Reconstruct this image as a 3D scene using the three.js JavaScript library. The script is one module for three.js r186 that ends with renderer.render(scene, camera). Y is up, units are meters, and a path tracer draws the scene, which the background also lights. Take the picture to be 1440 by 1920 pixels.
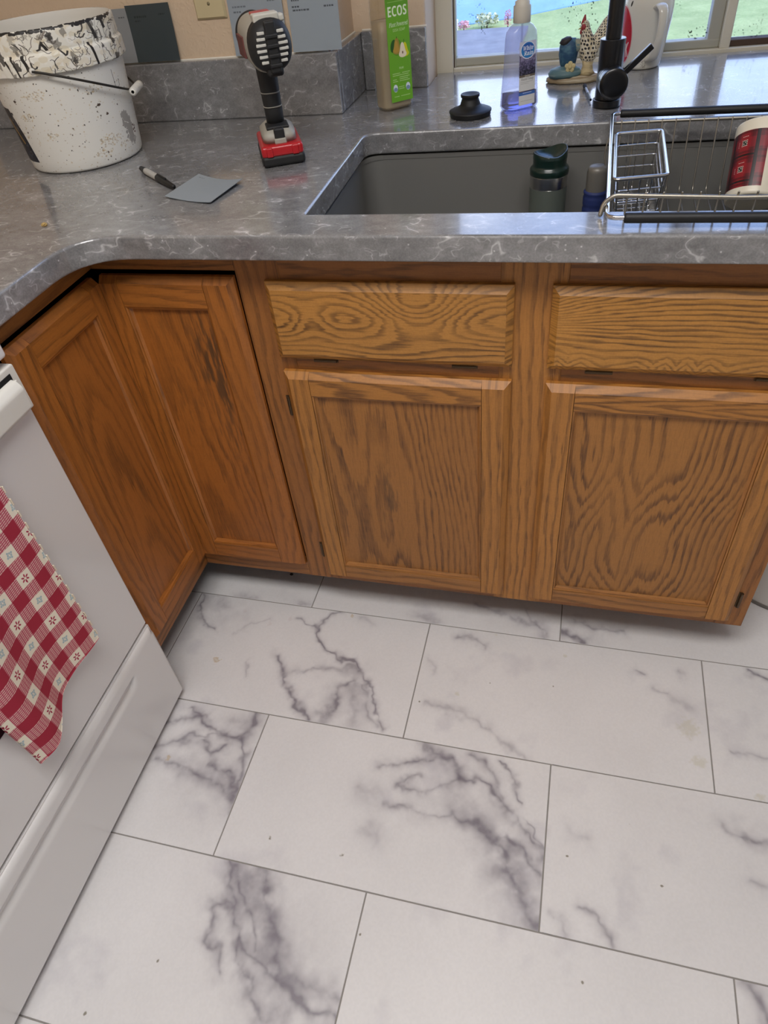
import * as THREE from 'three';
import { RoundedBoxGeometry } from 'three/addons/geometries/RoundedBoxGeometry.js';
import { mergeGeometries, mergeVertices, toCreasedNormals } from 'three/addons/utils/BufferGeometryUtils.js';
import { RectAreaLightUniformsLib } from 'three/addons/lights/RectAreaLightUniformsLib.js';

// ---------------------------------------------------------------- camera, sky, sun, exposure
const scene = new THREE.Scene();
const camera = new THREE.PerspectiveCamera(73.447, 1440 / 1920, 0.02, 200);
camera.position.set(0.3461, 1.3386, 1.0172);
camera.rotation.order = 'YXZ';
camera.rotation.set(-0.7505, 0.32, -0.1281);
const renderer = new THREE.WebGLRenderer({ antialias: true });
renderer.toneMapping = THREE.LinearToneMapping;
renderer.toneMappingExposure = 0.86;
renderer.shadowMap.enabled = true;
RectAreaLightUniformsLib.init();

const sunDir = new THREE.Vector3(0.80, 0.62, -0.02).normalize();
// computed sky: pale at the horizon, bluer overhead, thin clouds all round
function makeSky() {
  const W = 1024, H = 512, d = new Float32Array(W * H * 4);
  for (let j = 0; j < H; j++) for (let i = 0; i < W; i++) {
    const up = ((j + 0.5) / H - 0.5) * Math.PI, az = (i + 0.5) / W * Math.PI * 2, y = Math.max(0, Math.sin(up)), k = Math.pow(1 - y, 4.2);
    const px = Math.cos(az) / (y + 0.25), pz = Math.sin(az) / (y + 0.25), c = 0.4 * sstep(-0.05, 0.55, fbm(px * 1.6 + 7, pz * 1.6 + 3, 881, 5)) * sstep(0, 0.12, y);
    const q = (j * W + i) * 4;
    for (let n = 0; n < 3; n++) { const air = mix([0.20, 0.36, 0.80][n], [0.80, 0.92, 1.06][n], k); d[q + n] = mix(air, [1.12, 1.14, 1.18][n], c); }
    d[q + 3] = 1;
  }
  const t = new THREE.DataTexture(d, W, H, THREE.RGBAFormat, THREE.FloatType); t.mapping = THREE.EquirectangularReflectionMapping; t.magFilter = THREE.LinearFilter; t.needsUpdate = true; return t;
}
scene.background = scene.environment = makeSky();
scene.backgroundIntensity = scene.environmentIntensity = 5;

const sun = new THREE.DirectionalLight(0xfff4e2, 4);
sun.position.copy(sunDir).multiplyScalar(20).add(new THREE.Vector3(0, 0, -8));
sun.target.position.set(0, 0, -8);
sun.castShadow = true; sun.shadow.mapSize.set(2048, 2048);
Object.assign(sun.shadow.camera, { left: -22, right: 22, top: 16, bottom: -16, near: 0.5, far: 60 });
scene.add(sun, sun.target);

// the two ceiling fittings of the kitchen: [x, z, width, depth, intensity]
const CEIL = 2.44;
const LAMPS = [[0.22, 0.95, 1.2, 0.6, 12.6]];

// ---------------------------------------------------------------- small tools
let seed = 12345;
const rnd = () => { seed = (seed * 1664525 + 1013904223) >>> 0; return seed / 4294967296; };
const rr = (a, b) => a + (b - a) * rnd();
function hash2(ix, iy, s) {
  let h = Math.imul(ix, 374761393) + Math.imul(iy, 668265263) + Math.imul(s, 2246822519) | 0;
  h = Math.imul(h ^ (h >>> 13), 1274126177); h ^= h >>> 16;
  return (h >>> 0) / 4294967296;
}
function noise(x, y, s = 0) {                        // value noise, -1..1
  const ix = Math.floor(x), iy = Math.floor(y), fx = x - ix, fy = y - iy;
  const u = fx * fx * (3 - 2 * fx), v = fy * fy * (3 - 2 * fy);
  const a = hash2(ix, iy, s), b = hash2(ix + 1, iy, s), c = hash2(ix, iy + 1, s), d = hash2(ix + 1, iy + 1, s);
  return 2 * (a + (b - a) * u + (c - a) * v + (a - b - c + d) * u * v) - 1;
}
function fbm(x, y, s, o = 4) { let r = 0, a = 0.5, t = 0; for (let i = 0; i < o; i++) { r += a * noise(x, y, s + i * 17); t += a; a *= 0.55; x = x * 2.03 + 5.1; y = y * 2.03 + 3.7; } return r / t; }
function sstep(a, b, x) { const t = Math.min(1, Math.max(0, (x - a) / (b - a))); return t * t * (3 - 2 * t); }
function mix(a, b, t) { return a + (b - a) * t; }
const mixc = (a, b, t) => [mix(a[0], b[0], t), mix(a[1], b[1], t), mix(a[2], b[2], t)];
const clamp255 = (v) => v < 0 ? 0 : v > 255 ? 255 : v;

function dataTex(w, h, fn, srgb = true, wrap = THREE.MirroredRepeatWrapping) {   // fn(i, j) -> [r,g,b] 0..255, row 0 = v 0
  const d = new Uint8Array(w * h * 4);
  for (let j = 0, k = 0; j < h; j++) for (let i = 0; i < w; i++, k += 4) {
    const c = fn(i, j); d[k] = clamp255(c[0]); d[k + 1] = clamp255(c[1]); d[k + 2] = clamp255(c[2]); d[k + 3] = 255;
  }
  const t = new THREE.DataTexture(d, w, h);
  t.magFilter = THREE.LinearFilter; t.minFilter = THREE.LinearMipmapLinearFilter; t.generateMipmaps = true;
  t.wrapS = t.wrapT = wrap; if (srgb) t.colorSpace = THREE.SRGBColorSpace; t.needsUpdate = true; return t;
}
function greyTex(w, h, fn) { return dataTex(w, h, (i, j) => { const v = fn(i, j) * 255; return [v, v, v]; }, false); }
function canvasTex(w, h, draw) {
  const c = document.createElement('canvas'); c.width = w; c.height = h; const g = c.getContext('2d'); draw(g, w, h);
  const t = new THREE.CanvasTexture(c); t.colorSpace = THREE.SRGBColorSpace; return t;
}
function scaled(t, sx, sy, ox = 0, oy = 0) { const c = t.clone(); c.repeat.set(sx, sy); c.offset.set(ox, oy); c.needsUpdate = true; return c; }
const std = (o) => new THREE.MeshStandardMaterial(o);
const phy = (o) => new THREE.MeshPhysicalMaterial(o);

const used = {};
function named(o, name) { const n = (used[name] = (used[name] ?? -1) + 1); o.name = n ? `${name}_${String(n).padStart(3, '0')}` : name; return o; }
function shade(m) { m.castShadow = true; m.receiveShadow = true; return m; }
function thing(name, label, category, pos = [0, 0, 0], turn = 0, group) {
  const o = named(new THREE.Group(), name); scene.add(o); o.position.set(...pos); o.rotation.y = turn;
  o.userData = { label, category }; if (group) o.userData.group = group; return o;
}
function part(name, geo, mat, parent, label) {
  const m = shade(new THREE.Mesh(geo, mat)); m.name = name;
  let k = 0; while (parent.children.some((c) => c.name === m.name)) m.name = `${name}_${String(++k).padStart(3, '0')}`;
  parent.add(m); if (label) m.userData.label = label; return m;
}
function struct(name, geo, mat, parent = scene) { const m = shade(new THREE.Mesh(geo, mat)); m.name = name; if (parent === scene) m.userData.kind = 'structure'; parent.add(m); return m; }
function solo(name, label, category, geo, mat, pos = [0, 0, 0], turn = 0, group) {
  const m = named(shade(new THREE.Mesh(geo, mat)), name); m.position.set(...pos); m.rotation.y = turn; scene.add(m);
  m.userData = { label, category }; if (group) m.userData.group = group; return m;
}
// uv in metres by the way a face points; grain 'v': texture v runs along y (or z), 'h': texture v runs along x
function metreUV(g, grain = 'v', ou = 0, ov = 0) {
  g = g.index ? g.toNonIndexed() : g; g.computeVertexNormals();
  const p = g.attributes.position, uv = new Float32Array(p.count * 2), a = new THREE.Vector3(), b = new THREE.Vector3(), c = new THREE.Vector3();
  for (let i = 0; i < p.count; i += 3) {
    a.fromBufferAttribute(p, i); b.fromBufferAttribute(p, i + 1); c.fromBufferAttribute(p, i + 2);
    const n = b.clone().sub(a).cross(c.clone().sub(a)), ax = Math.abs(n.x), ay = Math.abs(n.y), az = Math.abs(n.z);
    [a, b, c].forEach((q, k) => {
      let u, v;
      if (az >= ax && az >= ay) { u = q.x; v = q.y; } else if (ax >= ay) { u = q.z; v = q.y; } else { u = q.x; v = q.z; }
      if (ay > ax && ay > az) { if (grain === 'v') { [u, v] = [q.x, q.z]; } }
      if (grain === 'h') [u, v] = [v, u];
      uv[(i + k) * 2] = u + ou; uv[(i + k) * 2 + 1] = v + ov;
    });
  }
  g.setAttribute('uv', new THREE.BufferAttribute(uv, 2)); return g;
}
function box(x0, x1, y0, y1, z0, z1, r = 0, seg = 2) {
  const g = r ? new RoundedBoxGeometry(x1 - x0, y1 - y0, z1 - z0, seg, r) : new THREE.BoxGeometry(x1 - x0, y1 - y0, z1 - z0);
  g.translate((x0 + x1) / 2, (y0 + y1) / 2, (z0 + z1) / 2); return g;
}
function plain(g) { g = g.index ? g.toNonIndexed() : g; for (const k of Object.keys(g.attributes)) if (!['position', 'normal', 'uv'].includes(k)) g.deleteAttribute(k); if (!g.attributes.uv) g.setAttribute('uv', new THREE.BufferAttribute(new Float32Array(g.attributes.position.count * 2), 2)); return g; }
const join = (gs) => mergeGeometries(gs.map(plain));
const lathe = (pts, seg = 64) => new THREE.LatheGeometry(pts.map((p) => new THREE.Vector2(Math.max(1e-5, p[0]), p[1])), seg);
// lathe whose texture v follows height
function latheY(pts, seg, y0, y1) { const g = lathe(pts, seg), p = g.attributes.position, uv = g.attributes.uv; for (let i = 0; i < p.count; i++) uv.setY(i, (p.getY(i) - y0) / (y1 - y0)); return g; }
function tube(pts, r, seg = 24, rad = 8, closed = false) { const c = new THREE.CatmullRomCurve3(pts.map((p) => new THREE.Vector3(...p)), closed, 'centripetal'); return new THREE.TubeGeometry(c, seg, r, rad, closed); }
// straight runs with rounded corners
function bent(pts, r, fil = 0.01, rad = 8, closed = false) {
  const P = pts.map((p) => new THREE.Vector3(...p)), path = new THREE.CurvePath(), n = P.length; let prev = null, first = null;
  const L = (a, b) => { if (a.distanceTo(b) > 1e-6) path.add(new THREE.LineCurve3(a, b)); };
  if (!closed) prev = P[0];
  for (let i = closed ? 0 : 1; i < (closed ? n : n - 1); i++) {
    const A = P[(i - 1 + n) % n], B = P[i], C = P[(i + 1) % n];
    const f = Math.min(fil, A.distanceTo(B) / 2.01, B.distanceTo(C) / 2.01);
    const s = B.clone().add(A.clone().sub(B).setLength(f)), e = B.clone().add(C.clone().sub(B).setLength(f));
    if (prev) L(prev, s); else first = s;
    path.add(new THREE.QuadraticBezierCurve3(s, B.clone(), e)); prev = e;
  }
  L(prev, closed ? first : P[n - 1]);
  const parts = path.curves.map((c) => new THREE.TubeGeometry(c, c.isLineCurve3 ? 1 : 6, r, rad, false));
  if (!closed) for (const q of [P[0], P[n - 1]]) { const s = new THREE.SphereGeometry(r, rad, 6); s.translate(q.x, q.y, q.z); parts.push(s); }
  return join(parts);
}
// a body through elliptical rings: [x, y, z, rx, rz] (rings are level)
function rings(list, seg = 24, power = 2) {
  const pos = [], idx = [], uv = [];
  list.forEach(([x, y, z, rx, rz], j) => { for (let i = 0; i <= seg; i++) { const a = i / seg * Math.PI * 2, c = Math.cos(a), s = Math.sin(a), e = 2 / power; pos.push(x + rx * Math.sign(c) * Math.abs(c) ** e, y, z + rz * Math.sign(s) * Math.abs(s) ** e); uv.push(i / seg, j / (list.length - 1)); } });
  for (let j = 0; j < list.length - 1; j++) for (let i = 0; i < seg; i++) { const a = j * (seg + 1) + i, b = a + seg + 1; idx.push(a, b, a + 1, b, b + 1, a + 1); }
  const cap = (j, up) => { const k = pos.length / 3, [x, y, z] = list[j]; pos.push(x, y, z); uv.push(0.5, j ? 1 : 0); for (let i = 0; i < seg; i++) { const a = j * (seg + 1) + i; up ? idx.push(k, a + 1, a) : idx.push(k, a, a + 1); } };
  cap(0, false); cap(list.length - 1, true);
  const g = new THREE.BufferGeometry(); g.setAttribute('position', new THREE.Float32BufferAttribute(pos, 3)); g.setAttribute('uv', new THREE.Float32BufferAttribute(uv, 2)); g.setIndex(idx); g.computeVertexNormals(); return g;
}
function shapeOf(pts, hole) { const s = new THREE.Shape(pts.map((p) => new THREE.Vector2(p[0], p[1]))); if (hole) s.holes.push(new THREE.Path(hole.map((p) => new THREE.Vector2(p[0], p[1])))); return s; }
// polygon with rounded corners: pts [x, y, radius]
function rounded(pts, n = 8) {
  const out = [], m = pts.length;
  pts.forEach((p, i) => {
    const a = pts[(i - 1 + m) % m], b = pts[(i + 1) % m], r = p[2] || 0;
    if (!r) { out.push([p[0], p[1]]); return; }
    const da = Math.hypot(a[0] - p[0], a[1] - p[1]), db = Math.hypot(b[0] - p[0], b[1] - p[1]);
    const s = [p[0] + (a[0] - p[0]) / da * r, p[1] + (a[1] - p[1]) / da * r], e = [p[0] + (b[0] - p[0]) / db * r, p[1] + (b[1] - p[1]) / db * r];
    for (let k = 0; k <= n; k++) { const t = k / n; const w = [(1 - t) ** 2, 2 * t * (1 - t), t * t]; out.push([w[0] * s[0] + w[1] * p[0] + w[2] * e[0], w[0] * s[1] + w[1] * p[1] + w[2] * e[1]]); }
  });
  return out;
}
// plan shape (x, z) pulled up from y0 to y1
function slab(pts, y0, y1, { hole, bevel = 0, bseg = 3 } = {}) {
  const g = new THREE.ExtrudeGeometry(shapeOf(pts.map(([x, z]) => [x, -z]), hole?.map(([x, z]) => [x, -z])), { depth: y1 - y0 - 2 * bevel, bevelEnabled: bevel > 0, bevelSize: bevel, bevelThickness: bevel, bevelOffset: -bevel, bevelSegments: bseg, curveSegments: 8 });
  g.rotateX(-Math.PI / 2); g.translate(0, y0 + bevel, 0); return g;
}

// ---------------------------------------------------------------- surfaces
// speckled grey laminate: cloudy ground, broken fine white veins, a few white flecks
const CPM = 1321, CW = 2048, CHT = 1453;          // pixels per metre
const counterTex = dataTex(CW, CHT, (i, j) => {
  const x = i / CPM, y = j / CPM;
  const wx = x + 0.012 * fbm(x * 24, y * 24, 3, 3), wy = y + 0.012 * fbm(x * 24, y * 24, 9, 3);
  let v = 129 + 20 * fbm(x * 12, y * 20, 21, 4) + 13 * fbm(x * 70, y * 110, 33, 3) + 9 * noise(x * 620, y * 620, 41);
  const veinA = Math.abs(fbm(wx * 15, wy * 26, 51, 3)), breakA = sstep(-0.05, 0.3, fbm(x * 26, y * 34, 61, 2));
  const veinB = Math.abs(fbm(wx * 32 + 4, wy * 52, 71, 3)), breakB = sstep(0.0, 0.35, fbm(x * 42, y * 50, 81, 2));
  const a = Math.max((1 - sstep(0.006, 0.034, veinA)) * breakA * 0.9, (1 - sstep(0.008, 0.05, veinB)) * breakB * 0.7);
  v += a * 50 + (1 - sstep(0.02, 0.2, veinA)) * breakA * 13;
  const f = hash2(Math.floor(x * 420), Math.floor(y * 420), 5); if (f > 0.9988) v += 60;
  return [v * 0.995, v * 0.99, v * 0.993];
});
counterTex.repeat.set(CPM / CW, CPM / CHT); counterTex.offset.set(0.80 * CPM / CW, 1.03 * CPM / CHT);
const mCounter = phy({ map: counterTex, roughness: 0.22, clearcoat: 0.75, clearcoatRoughness: 0.08 });

// oak: contour lines of a height field H(u across, v along), plus pores along the grain
const OAK_L = [178, 120, 54], OAK_D = [94, 59, 25];
function oakTex(wm, hm, ppm, H, o = {}) {
  const { light = OAK_L, dark = OAK_D, s = 1, band = 0.85, pore = 0.8, dirt } = o;
  const W = Math.round(wm * ppm), Hh = Math.round(hm * ppm);
  return dataTex(W, Hh, (i, j) => {
    const u = i / ppm, v = j / ppm;
    const wob = 0.004 * fbm(u * 30, v * 9, s, 3) + 0.0012 * fbm(u * 160, v * 22, s + 3, 2);
    let h = H(u + wob, v) + 0.5 * fbm(u * 16, v * 5, s + 5, 3) + 0.16 * noise(u * 420, v * 30, s + 8);
    const p = h - Math.floor(h);
    let e = sstep(0.0, 0.14, p) * (1 - sstep(0.22, 0.6, p));
    e *= 0.72 + 0.5 * fbm(u * 30, v * 8, s + 11, 2);
    const pores = sstep(0.05, 0.75, noise(u * 950, v * 42, s + 13)) * (0.35 + 0.75 * e) + 0.35 * sstep(0.2, 0.8, noise(u * 1500, v * 90, s + 14));
    const tone = 0.5 * fbm(u * 9, v * 3, s + 17, 3);
    let t = band * 0.72 * e + pore * 0.36 * pores + 0.13 * tone + 0.05 * noise(u * 500, v * 500, s + 19);
    let c = mixc(light, dark, Math.min(1.12, Math.max(-0.18, t)));
    if (dirt) { const d = dirt(u, v); if (d > 0) { const grain = sstep(-0.15, 0.55, fbm(u * 240, v * 30, s + 23, 3) + d * 0.4 - 0.15); c = mixc(c, [58, 42, 28], 0.6 * Math.min(1, d) * grain); } }
    return c;
  });
}
const PPM = 1500;
const gauss = (x, y, sx, sy) => Math.exp(-(x * x) / (sx * sx) - (y * y) / (sy * sy));
// straight-grained stock for frames, rails and stiles
const straightA = oakTex(0.3, 0.8, 1200, (u, v) => u * 62 + 0.5 * Math.sin(v * 5), { s: 101, band: 0.6 });
const straightB = oakTex(0.3, 0.8, 1200, (u, v) => u * 48 + 2.2 * v + 0.6 * Math.sin(v * 7 + 2), { s: 140, band: 0.7, light: [165, 110, 52] });
const cathedral = oakTex(0.3, 0.8, 1200, (u, v) => 9 * v + 1100 * Math.pow(((u * 1000) % 100) / 1000 - 0.05, 2), { s: 160, band: 0.85 });
const frameTone = { light: [157, 100, 45], dark: [84, 52, 22] };
const frameTex = oakTex(0.3, 0.8, 1200, (u, v) => u * 55 + 1.5 * v + 0.5 * Math.sin(v * 6), { s: 190, band: 0.62, ...frameTone });
const woodMat = (map, wm, hm, o = {}) => { const t = map.clone(); t.repeat.set(1 / wm, 1 / hm); t.needsUpdate = true; return phy({ map: t, bumpMap: t, bumpScale: 0.00035, roughness: 0.52, clearcoat: 0.12, clearcoatRoughness: 0.4, ...o }); };
const mStraightA = woodMat(straightA, 0.3, 0.8), mStraightB = woodMat(straightB, 0.3, 0.8), mCath = woodMat(cathedral, 0.3, 0.8), mFrame = woodMat(frameTex, 0.3, 0.8);
const cornerTone = { light: [167, 101, 38], dark: [90, 53, 18] };
const mCornerWood = woodMat(oakTex(0.3, 0.8, 1200, (u, v) => u * 50 + 1.2 * Math.sin(v * 5), { s: 210, band: 0.5, ...cornerTone,
  dirt: (u, v) => 0.55 * sstep(0.1, 0.6, fbm(u * 14, v * 4, 77, 3)) }), 0.3, 0.8);

// marble floor: veins [width mm, strength, x mm, z mm, x mm, z mm ...] drawn where the photograph's tiles carry them
const VEINS = [[3,0.8,-508,26,-492,77,-439,128],
[22,0.45,-463,32,-434,63],
[3,0.8,-229,60,-182,74,-151,40,-120,26],
[3,1,-182,74,-162,107,-128,140,-89,160,-41,171,-13,202,19,259,50,322],
[5,1,-244,175,-216,216,-186,247,-158,290,-122,324],
[6,0.5,-192,208,-156,198,-70,183,-40,174],
[8,0.9,-45,201,-68,233,-79,303,-96,329],
[14,0.5,-36,213,-31,254,-21,312],
[4,0.5,-18,210,5,275,32,309],
[3,0.35,-309,202,-289,236],
[3,0.3,-375,126,-331,94,-293,79],
[6,1,-395,332,-368,362,-321,380,-284,392,-246,392,-229,356,-234,318],
[5,0.7,-432,393,-390,372,-344,357],
[5,0.7,-426,444,-388,430,-349,404,-286,386],
[8,0.7,-419,470,-340,477,-271,493,-221,512,-203,541],
[5,0.9,-288,455,-250,472,-215,499,-217,522],
[5,0.8,-246,392,-221,424,-222,466,-215,499],
[5,0.8,-332,414,-298,432,-274,416],
[22,0.4,-340,477,-276,482,-239,498],
[16,0.35,-287,354,-247,360],
[8,1,146,329,167,352,208,362,233,386],
[5,1,233,386,288,398,312,430,346,460,378,493,394,514],
[5,0.8,69,391,122,378,170,366],
[5,0.6,110,426,150,435,194,410,233,386],
[6,0.7,87,469,130,468,174,473,223,458,261,472],
[8,1,261,472,299,489,322,514,335,549,357,585,388,622,398,632],
[5,0.9,299,489,329,493,355,507,386,534,398,545],
[6,0.7,247,331,283,359,303,389,311,420],
[3,0.7,307,332,327,368,341,409,353,428],
[3,0.8,365,456,383,492,395,518],
[26,0.5,340,553,366,583,390,617],
[14,0.4,322,519,364,557],
[24,0.3,218,422,257,441,286,467],
[4,0.6,104,422,138,404],
[12,0.35,62,457,40,453],
[12,0.4,90,526,68,520],
[5,0.8,-204,594,-171,632,-158,663,-136,704,-107,750,-71,776,-22,789],
[7,1,-22,789,14,812,54,822,90,821],
[5,0.8,-164,636,-138,659,-120,692,-91,726,-70,759],
[7,0.8,-116,634,-86,672,-56,710,-35,748,-25,782],
[5,0.8,-176,708,-155,697,-140,706],
[6,0.8,-174,712,-157,752,-127,804],
[6,0.8,-107,750,-88,795,-59,820,-35,845,-17,855],
[10,0.6,-22,789,30,789,92,795,114,808],
[28,0.5,-134,644,-91,686,-58,732,-35,768],
[24,0.3,-50,779,-6,808],
[16,0.5,-31,844,15,841],
[5,0.6,170,44,196,48,230,73],
[6,0.4,129,239,189,245,267,270],
[5,0.35,267,270,303,297,354,323],
[4,0.5,566,78,582,85],
[4,0.4,603,119,640,129],
[4,0.4,663,65,670,74],
[10,0.3,650,140,676,145],
[4,0.25,114,122,132,156],
[4,0.9,800,40,818,45,837,55],
[4,0.4,743,239,810,238],
[8,0.5,195,-49,262,-31,339,-19],
[5,0.5,323,-57,366,12],
[9,1,401,-2,426,4,456,18],
[6,0.6,418,-48,473,-29,545,-33],
[8,0.4,57,-2,114,18],
[6,0.35,707,396,747,401],
[8,0.8,747,401,769,401,786,406],
[8,0.4,750,478,775,480],
[5,0.7,471,575,489,588,506,605,532,634],
[3,0.4,409,600,423,610],
[6,0.3,436,607,442,631],
[8,0.3,438,452,472,460],
[8,0.8,725,643,734,659,747,678],
[7,0.3,-70,35,-41,43],
[6,0.4,-422,12,-361,16],
[5,0.4,-245,12,-215,16],
[4,0.5,-570,149,-550,129]];
const STAINS = [[-389,209,9,1],[-392,460,6,1],[681,273,12,2],[667,200,16,2],[784,324,8,2],[31,580,5,3],[-115,578,6,3],[-236,811,4,3],[600,518,4,3],[439,500,3,3],[112,236,3,3],[394,148,3,3],[258,162,4,3],[-322,907,4,3],[471,692,3,3],[99,700,3,3],[548,420,3,3],[190,202,4,2],[-98,31,4,1],[-297,88,5,4],[-249,64,5,4],[-374,58,5,4],[256,30,3,2],[416,64,4,2]];
const TX = 0.0973, TZ = 0.0229, TL = 0.6096, TW = 0.3048, TYAW = -0.0063;
const toTile = (x, z) => { const a = x - TX, b = z - TZ, c = Math.cos(TYAW), s = Math.sin(TYAW); return [a * c - b * s, a * s + b * c]; };
const tileOf = (x, z) => { const [p, q] = toTile(x, z), j = Math.floor(q / TW), sh = j & 1 ? 0.5 : 0; return [Math.floor(p / TL - sh), j]; };
const FX = -0.64, FZ = -0.3, FPM = 1000, FW = 2048, FH = 1536;
const floorTex = (() => {
  const A = new Float32Array(FW * FH);
  for (const [w, k, ...p] of VEINS) {
    let cx = 0, cz = 0; const n = p.length / 2; for (let i = 0; i < p.length; i += 2) { cx += p[i] / n; cz += p[i + 1] / n; }
    const home = tileOf(cx / 1000, cz / 1000).join();
    const wide = w / 1000 * 0.95, pad = wide * 4 + 0.02;
    const xs = p.filter((_, i) => !(i & 1)).map((v) => v / 1000), zs = p.filter((_, i) => i & 1).map((v) => v / 1000);
    const i0 = Math.max(0, Math.floor((Math.min(...xs) - pad - FX) * FPM)), i1 = Math.min(FW - 1, Math.ceil((Math.max(...xs) + pad - FX) * FPM));
    const j0 = Math.max(0, Math.floor((Math.min(...zs) - pad - FZ) * FPM)), j1 = Math.min(FH - 1, Math.ceil((Math.max(...zs) + pad - FZ) * FPM));
    for (let j = j0; j <= j1; j++) for (let i = i0; i <= i1; i++) {
      let x = FX + i / FPM, z = FZ + j / FPM; if (tileOf(x, z).join() !== home) continue;
      const qx = x, qz = z; x += 0.017 * fbm(qx * 30, qz * 30, 7, 3); z += 0.017 * fbm(qx * 30 + 9, qz * 30, 8, 3);
      let d = 9;
      for (let s = 0; s + 1 < xs.length; s++) {
        const dx = xs[s + 1] - xs[s], dz = zs[s + 1] - zs[s], t = Math.min(1, Math.max(0, ((x - xs[s]) * dx + (z - zs[s]) * dz) / (dx * dx + dz * dz + 1e-9)));
        d = Math.min(d, Math.hypot(x - xs[s] - t * dx, z - zs[s] - t * dz));
      }
      const rough = 0.62 + 0.75 * fbm(qx * 60, qz * 60, 15, 3), core = Math.exp(-Math.pow(d / (wide * 0.85), 1.6)) * Math.max(0, rough), halo = Math.exp(-Math.pow(d / (wide * 2.3), 1.5)) * 0.66 * Math.max(0, 0.75 + 0.8 * fbm(qx * 38, qz * 38, 19, 3));
      const a = k * (core * 0.58 + halo * 0.66);
      A[j * FW + i] = 1 - (1 - A[j * FW + i]) * (1 - Math.min(0.8, a));
    }
  }
  return dataTex(FW, FH, (i, j) => {
    const x = FX + i / FPM, z = FZ + j / FPM, a = A[j * FW + i];
    const g = 231 + 5 * fbm(x * 7, z * 7, 201, 3) + 2.2 * noise(x * 300, z * 300, 203), cloud = sstep(0.2, 0.7, fbm(x * 11 + 2, z * 11, 207, 4));
    let c = [g - cloud * 12, g - 2 - cloud * 12.5, g - 1.5 - cloud * 10];
    c = mixc(c, [118, 112, 122], Math.min(1, a * 0.95));
    for (const [sx, sz, r, kind] of STAINS) {
      const dx = x * 1000 - sx, dz = z * 1000 - sz; if (Math.abs(dx) > r * 4 || Math.abs(dz) > r * 4) continue;
      const d = Math.hypot(dx, dz) + r * 0.9 * fbm(x * 160, z * 160, sx & 255, 2);
      const q = kind === 3 ? 1 - sstep(r * 0.2, r * 0.6, d) : kind === 1 ? Math.max(1 - sstep(r * 0.5, r * 1.1, d), 0) * (0.35 + 0.65 * sstep(r * 0.3, r * 0.8, d)) : 0.45 * (1 - sstep(r * 0.4, r * 1.6, d));
      c = mixc(c, [[0, 0, 0], [196, 172, 136], [200, 194, 168], [112, 104, 88], [206, 190, 188]][kind], q * [0, 0.85, 0.75, 0.75, 0.5][kind]);
    }
    return c;
  });
})();
floorTex.repeat.set(FPM / FW, FPM / FH);
const mTile = phy({ map: floorTex, roughness: 0.42, clearcoat: 0.12, clearcoatRoughness: 0.3 });
const mGrout = std({ color: 0x96928e, roughness: 0.9 });

// orange-peel painted wall
const peel = greyTex(1024, 1024, (i, j) => { const x = i / 1024 * 0.4, y = j / 1024 * 0.4; return 0.5 + 0.35 * sstep(-0.25, 0.5, fbm(x * 190, y * 190, 301, 3)) - 0.15; });
peel.repeat.set(2.5, 2.5);
const mWall = std({ color: 0xd6bea2, roughness: 0.7, bumpMap: peel, bumpScale: 0.0011 });
const mRoom = std({ color: 0xd6d4d2, roughness: 0.8 });
const mCeiling = std({ color: 0xececec, roughness: 0.9 });
const mWhiteEnamel = phy({ color: 0xe4e2e1, roughness: 0.25, clearcoat: 0.9, clearcoatRoughness: 0.14 });
const mWhitePlastic = phy({ color: 0xe2dfd6, roughness: 0.42 });
const mSteel = std({ color: 0xc9c9c6, metalness: 1, roughness: 0.25 });
const mChrome = std({ color: 0xd6d6d8, metalness: 1, roughness: 0.14 });
const mBlack = phy({ color: 0x0b0b0c, roughness: 0.3, clearcoat: 0.4, clearcoatRoughness: 0.2 });
const mRubber = std({ color: 0x141415, roughness: 0.55 });
const mDark = std({ color: 0x1a1512, roughness: 0.9 });
const mVinyl = phy({ color: 0xd2cbb8, roughness: 0.4 });
const mHinge = std({ color: 0x5c4c3a, metalness: 0.8, roughness: 0.45 });

// ---------------------------------------------------------------- the room
const Y0 = 0.91, Y1 = 0.95;                          // worktop underside and top
{
  const floor = struct('floor', box(-1.3, 2.3, -0.06, -0.0012, -1.25, 3.3), mGrout);
  const variants = new Map();
  for (let j = -4; j <= 10; j++) for (let i = -4; i <= 4; i++) {
    const sh = j & 1 ? 0.5 : 0, px = (i + sh + 0.5) * TL, pz = (j + 0.5) * TW, c = Math.cos(TYAW), s = Math.sin(TYAW);
    const x = TX + px * c + pz * s, z = TZ - px * s + pz * c;
    if (x < -1.3 || x > 2.2 || z < -1.1 || z > 3.2) continue;
    const g = metreUV(box(-TL / 2 + 0.0013, TL / 2 - 0.0013, -0.006, 0, -TW / 2 + 0.0013, TW / 2 - 0.0013, 0.0006, 1).rotateY(TYAW).translate(x, 0, z));
    const uv = g.attributes.uv; for (let k = 0; k < uv.count; k++) uv.setXY(k, uv.getX(k) - FX, uv.getY(k) - FZ);
    part('tile', g, mTile, floor);
  }
}
struct('wall_back', metreUV(box(-1.3, -0.192, 0, CEIL, -0.86, -0.637, 0.008)), mWall);
struct('wall_recess', metreUV(box(-0.4, -0.022, 0, CEIL, -1.06, -0.84, 0.006)), mWall);
struct('wall_left', metreUV(box(-1.3, -1.115, 0, CEIL, -0.7, 3.3)), mWall);
struct('wall_right', box(2.2, 2.35, 0, CEIL, -1.3, 3.3), mRoom);
struct('wall_front', box(-1.3, 2.35, 0, CEIL, 3.2, 3.35), mRoom);
struct('ceiling', box(-1.4, 2.45, CEIL, CEIL + 0.15, -1.4, 3.4), mCeiling);
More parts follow.
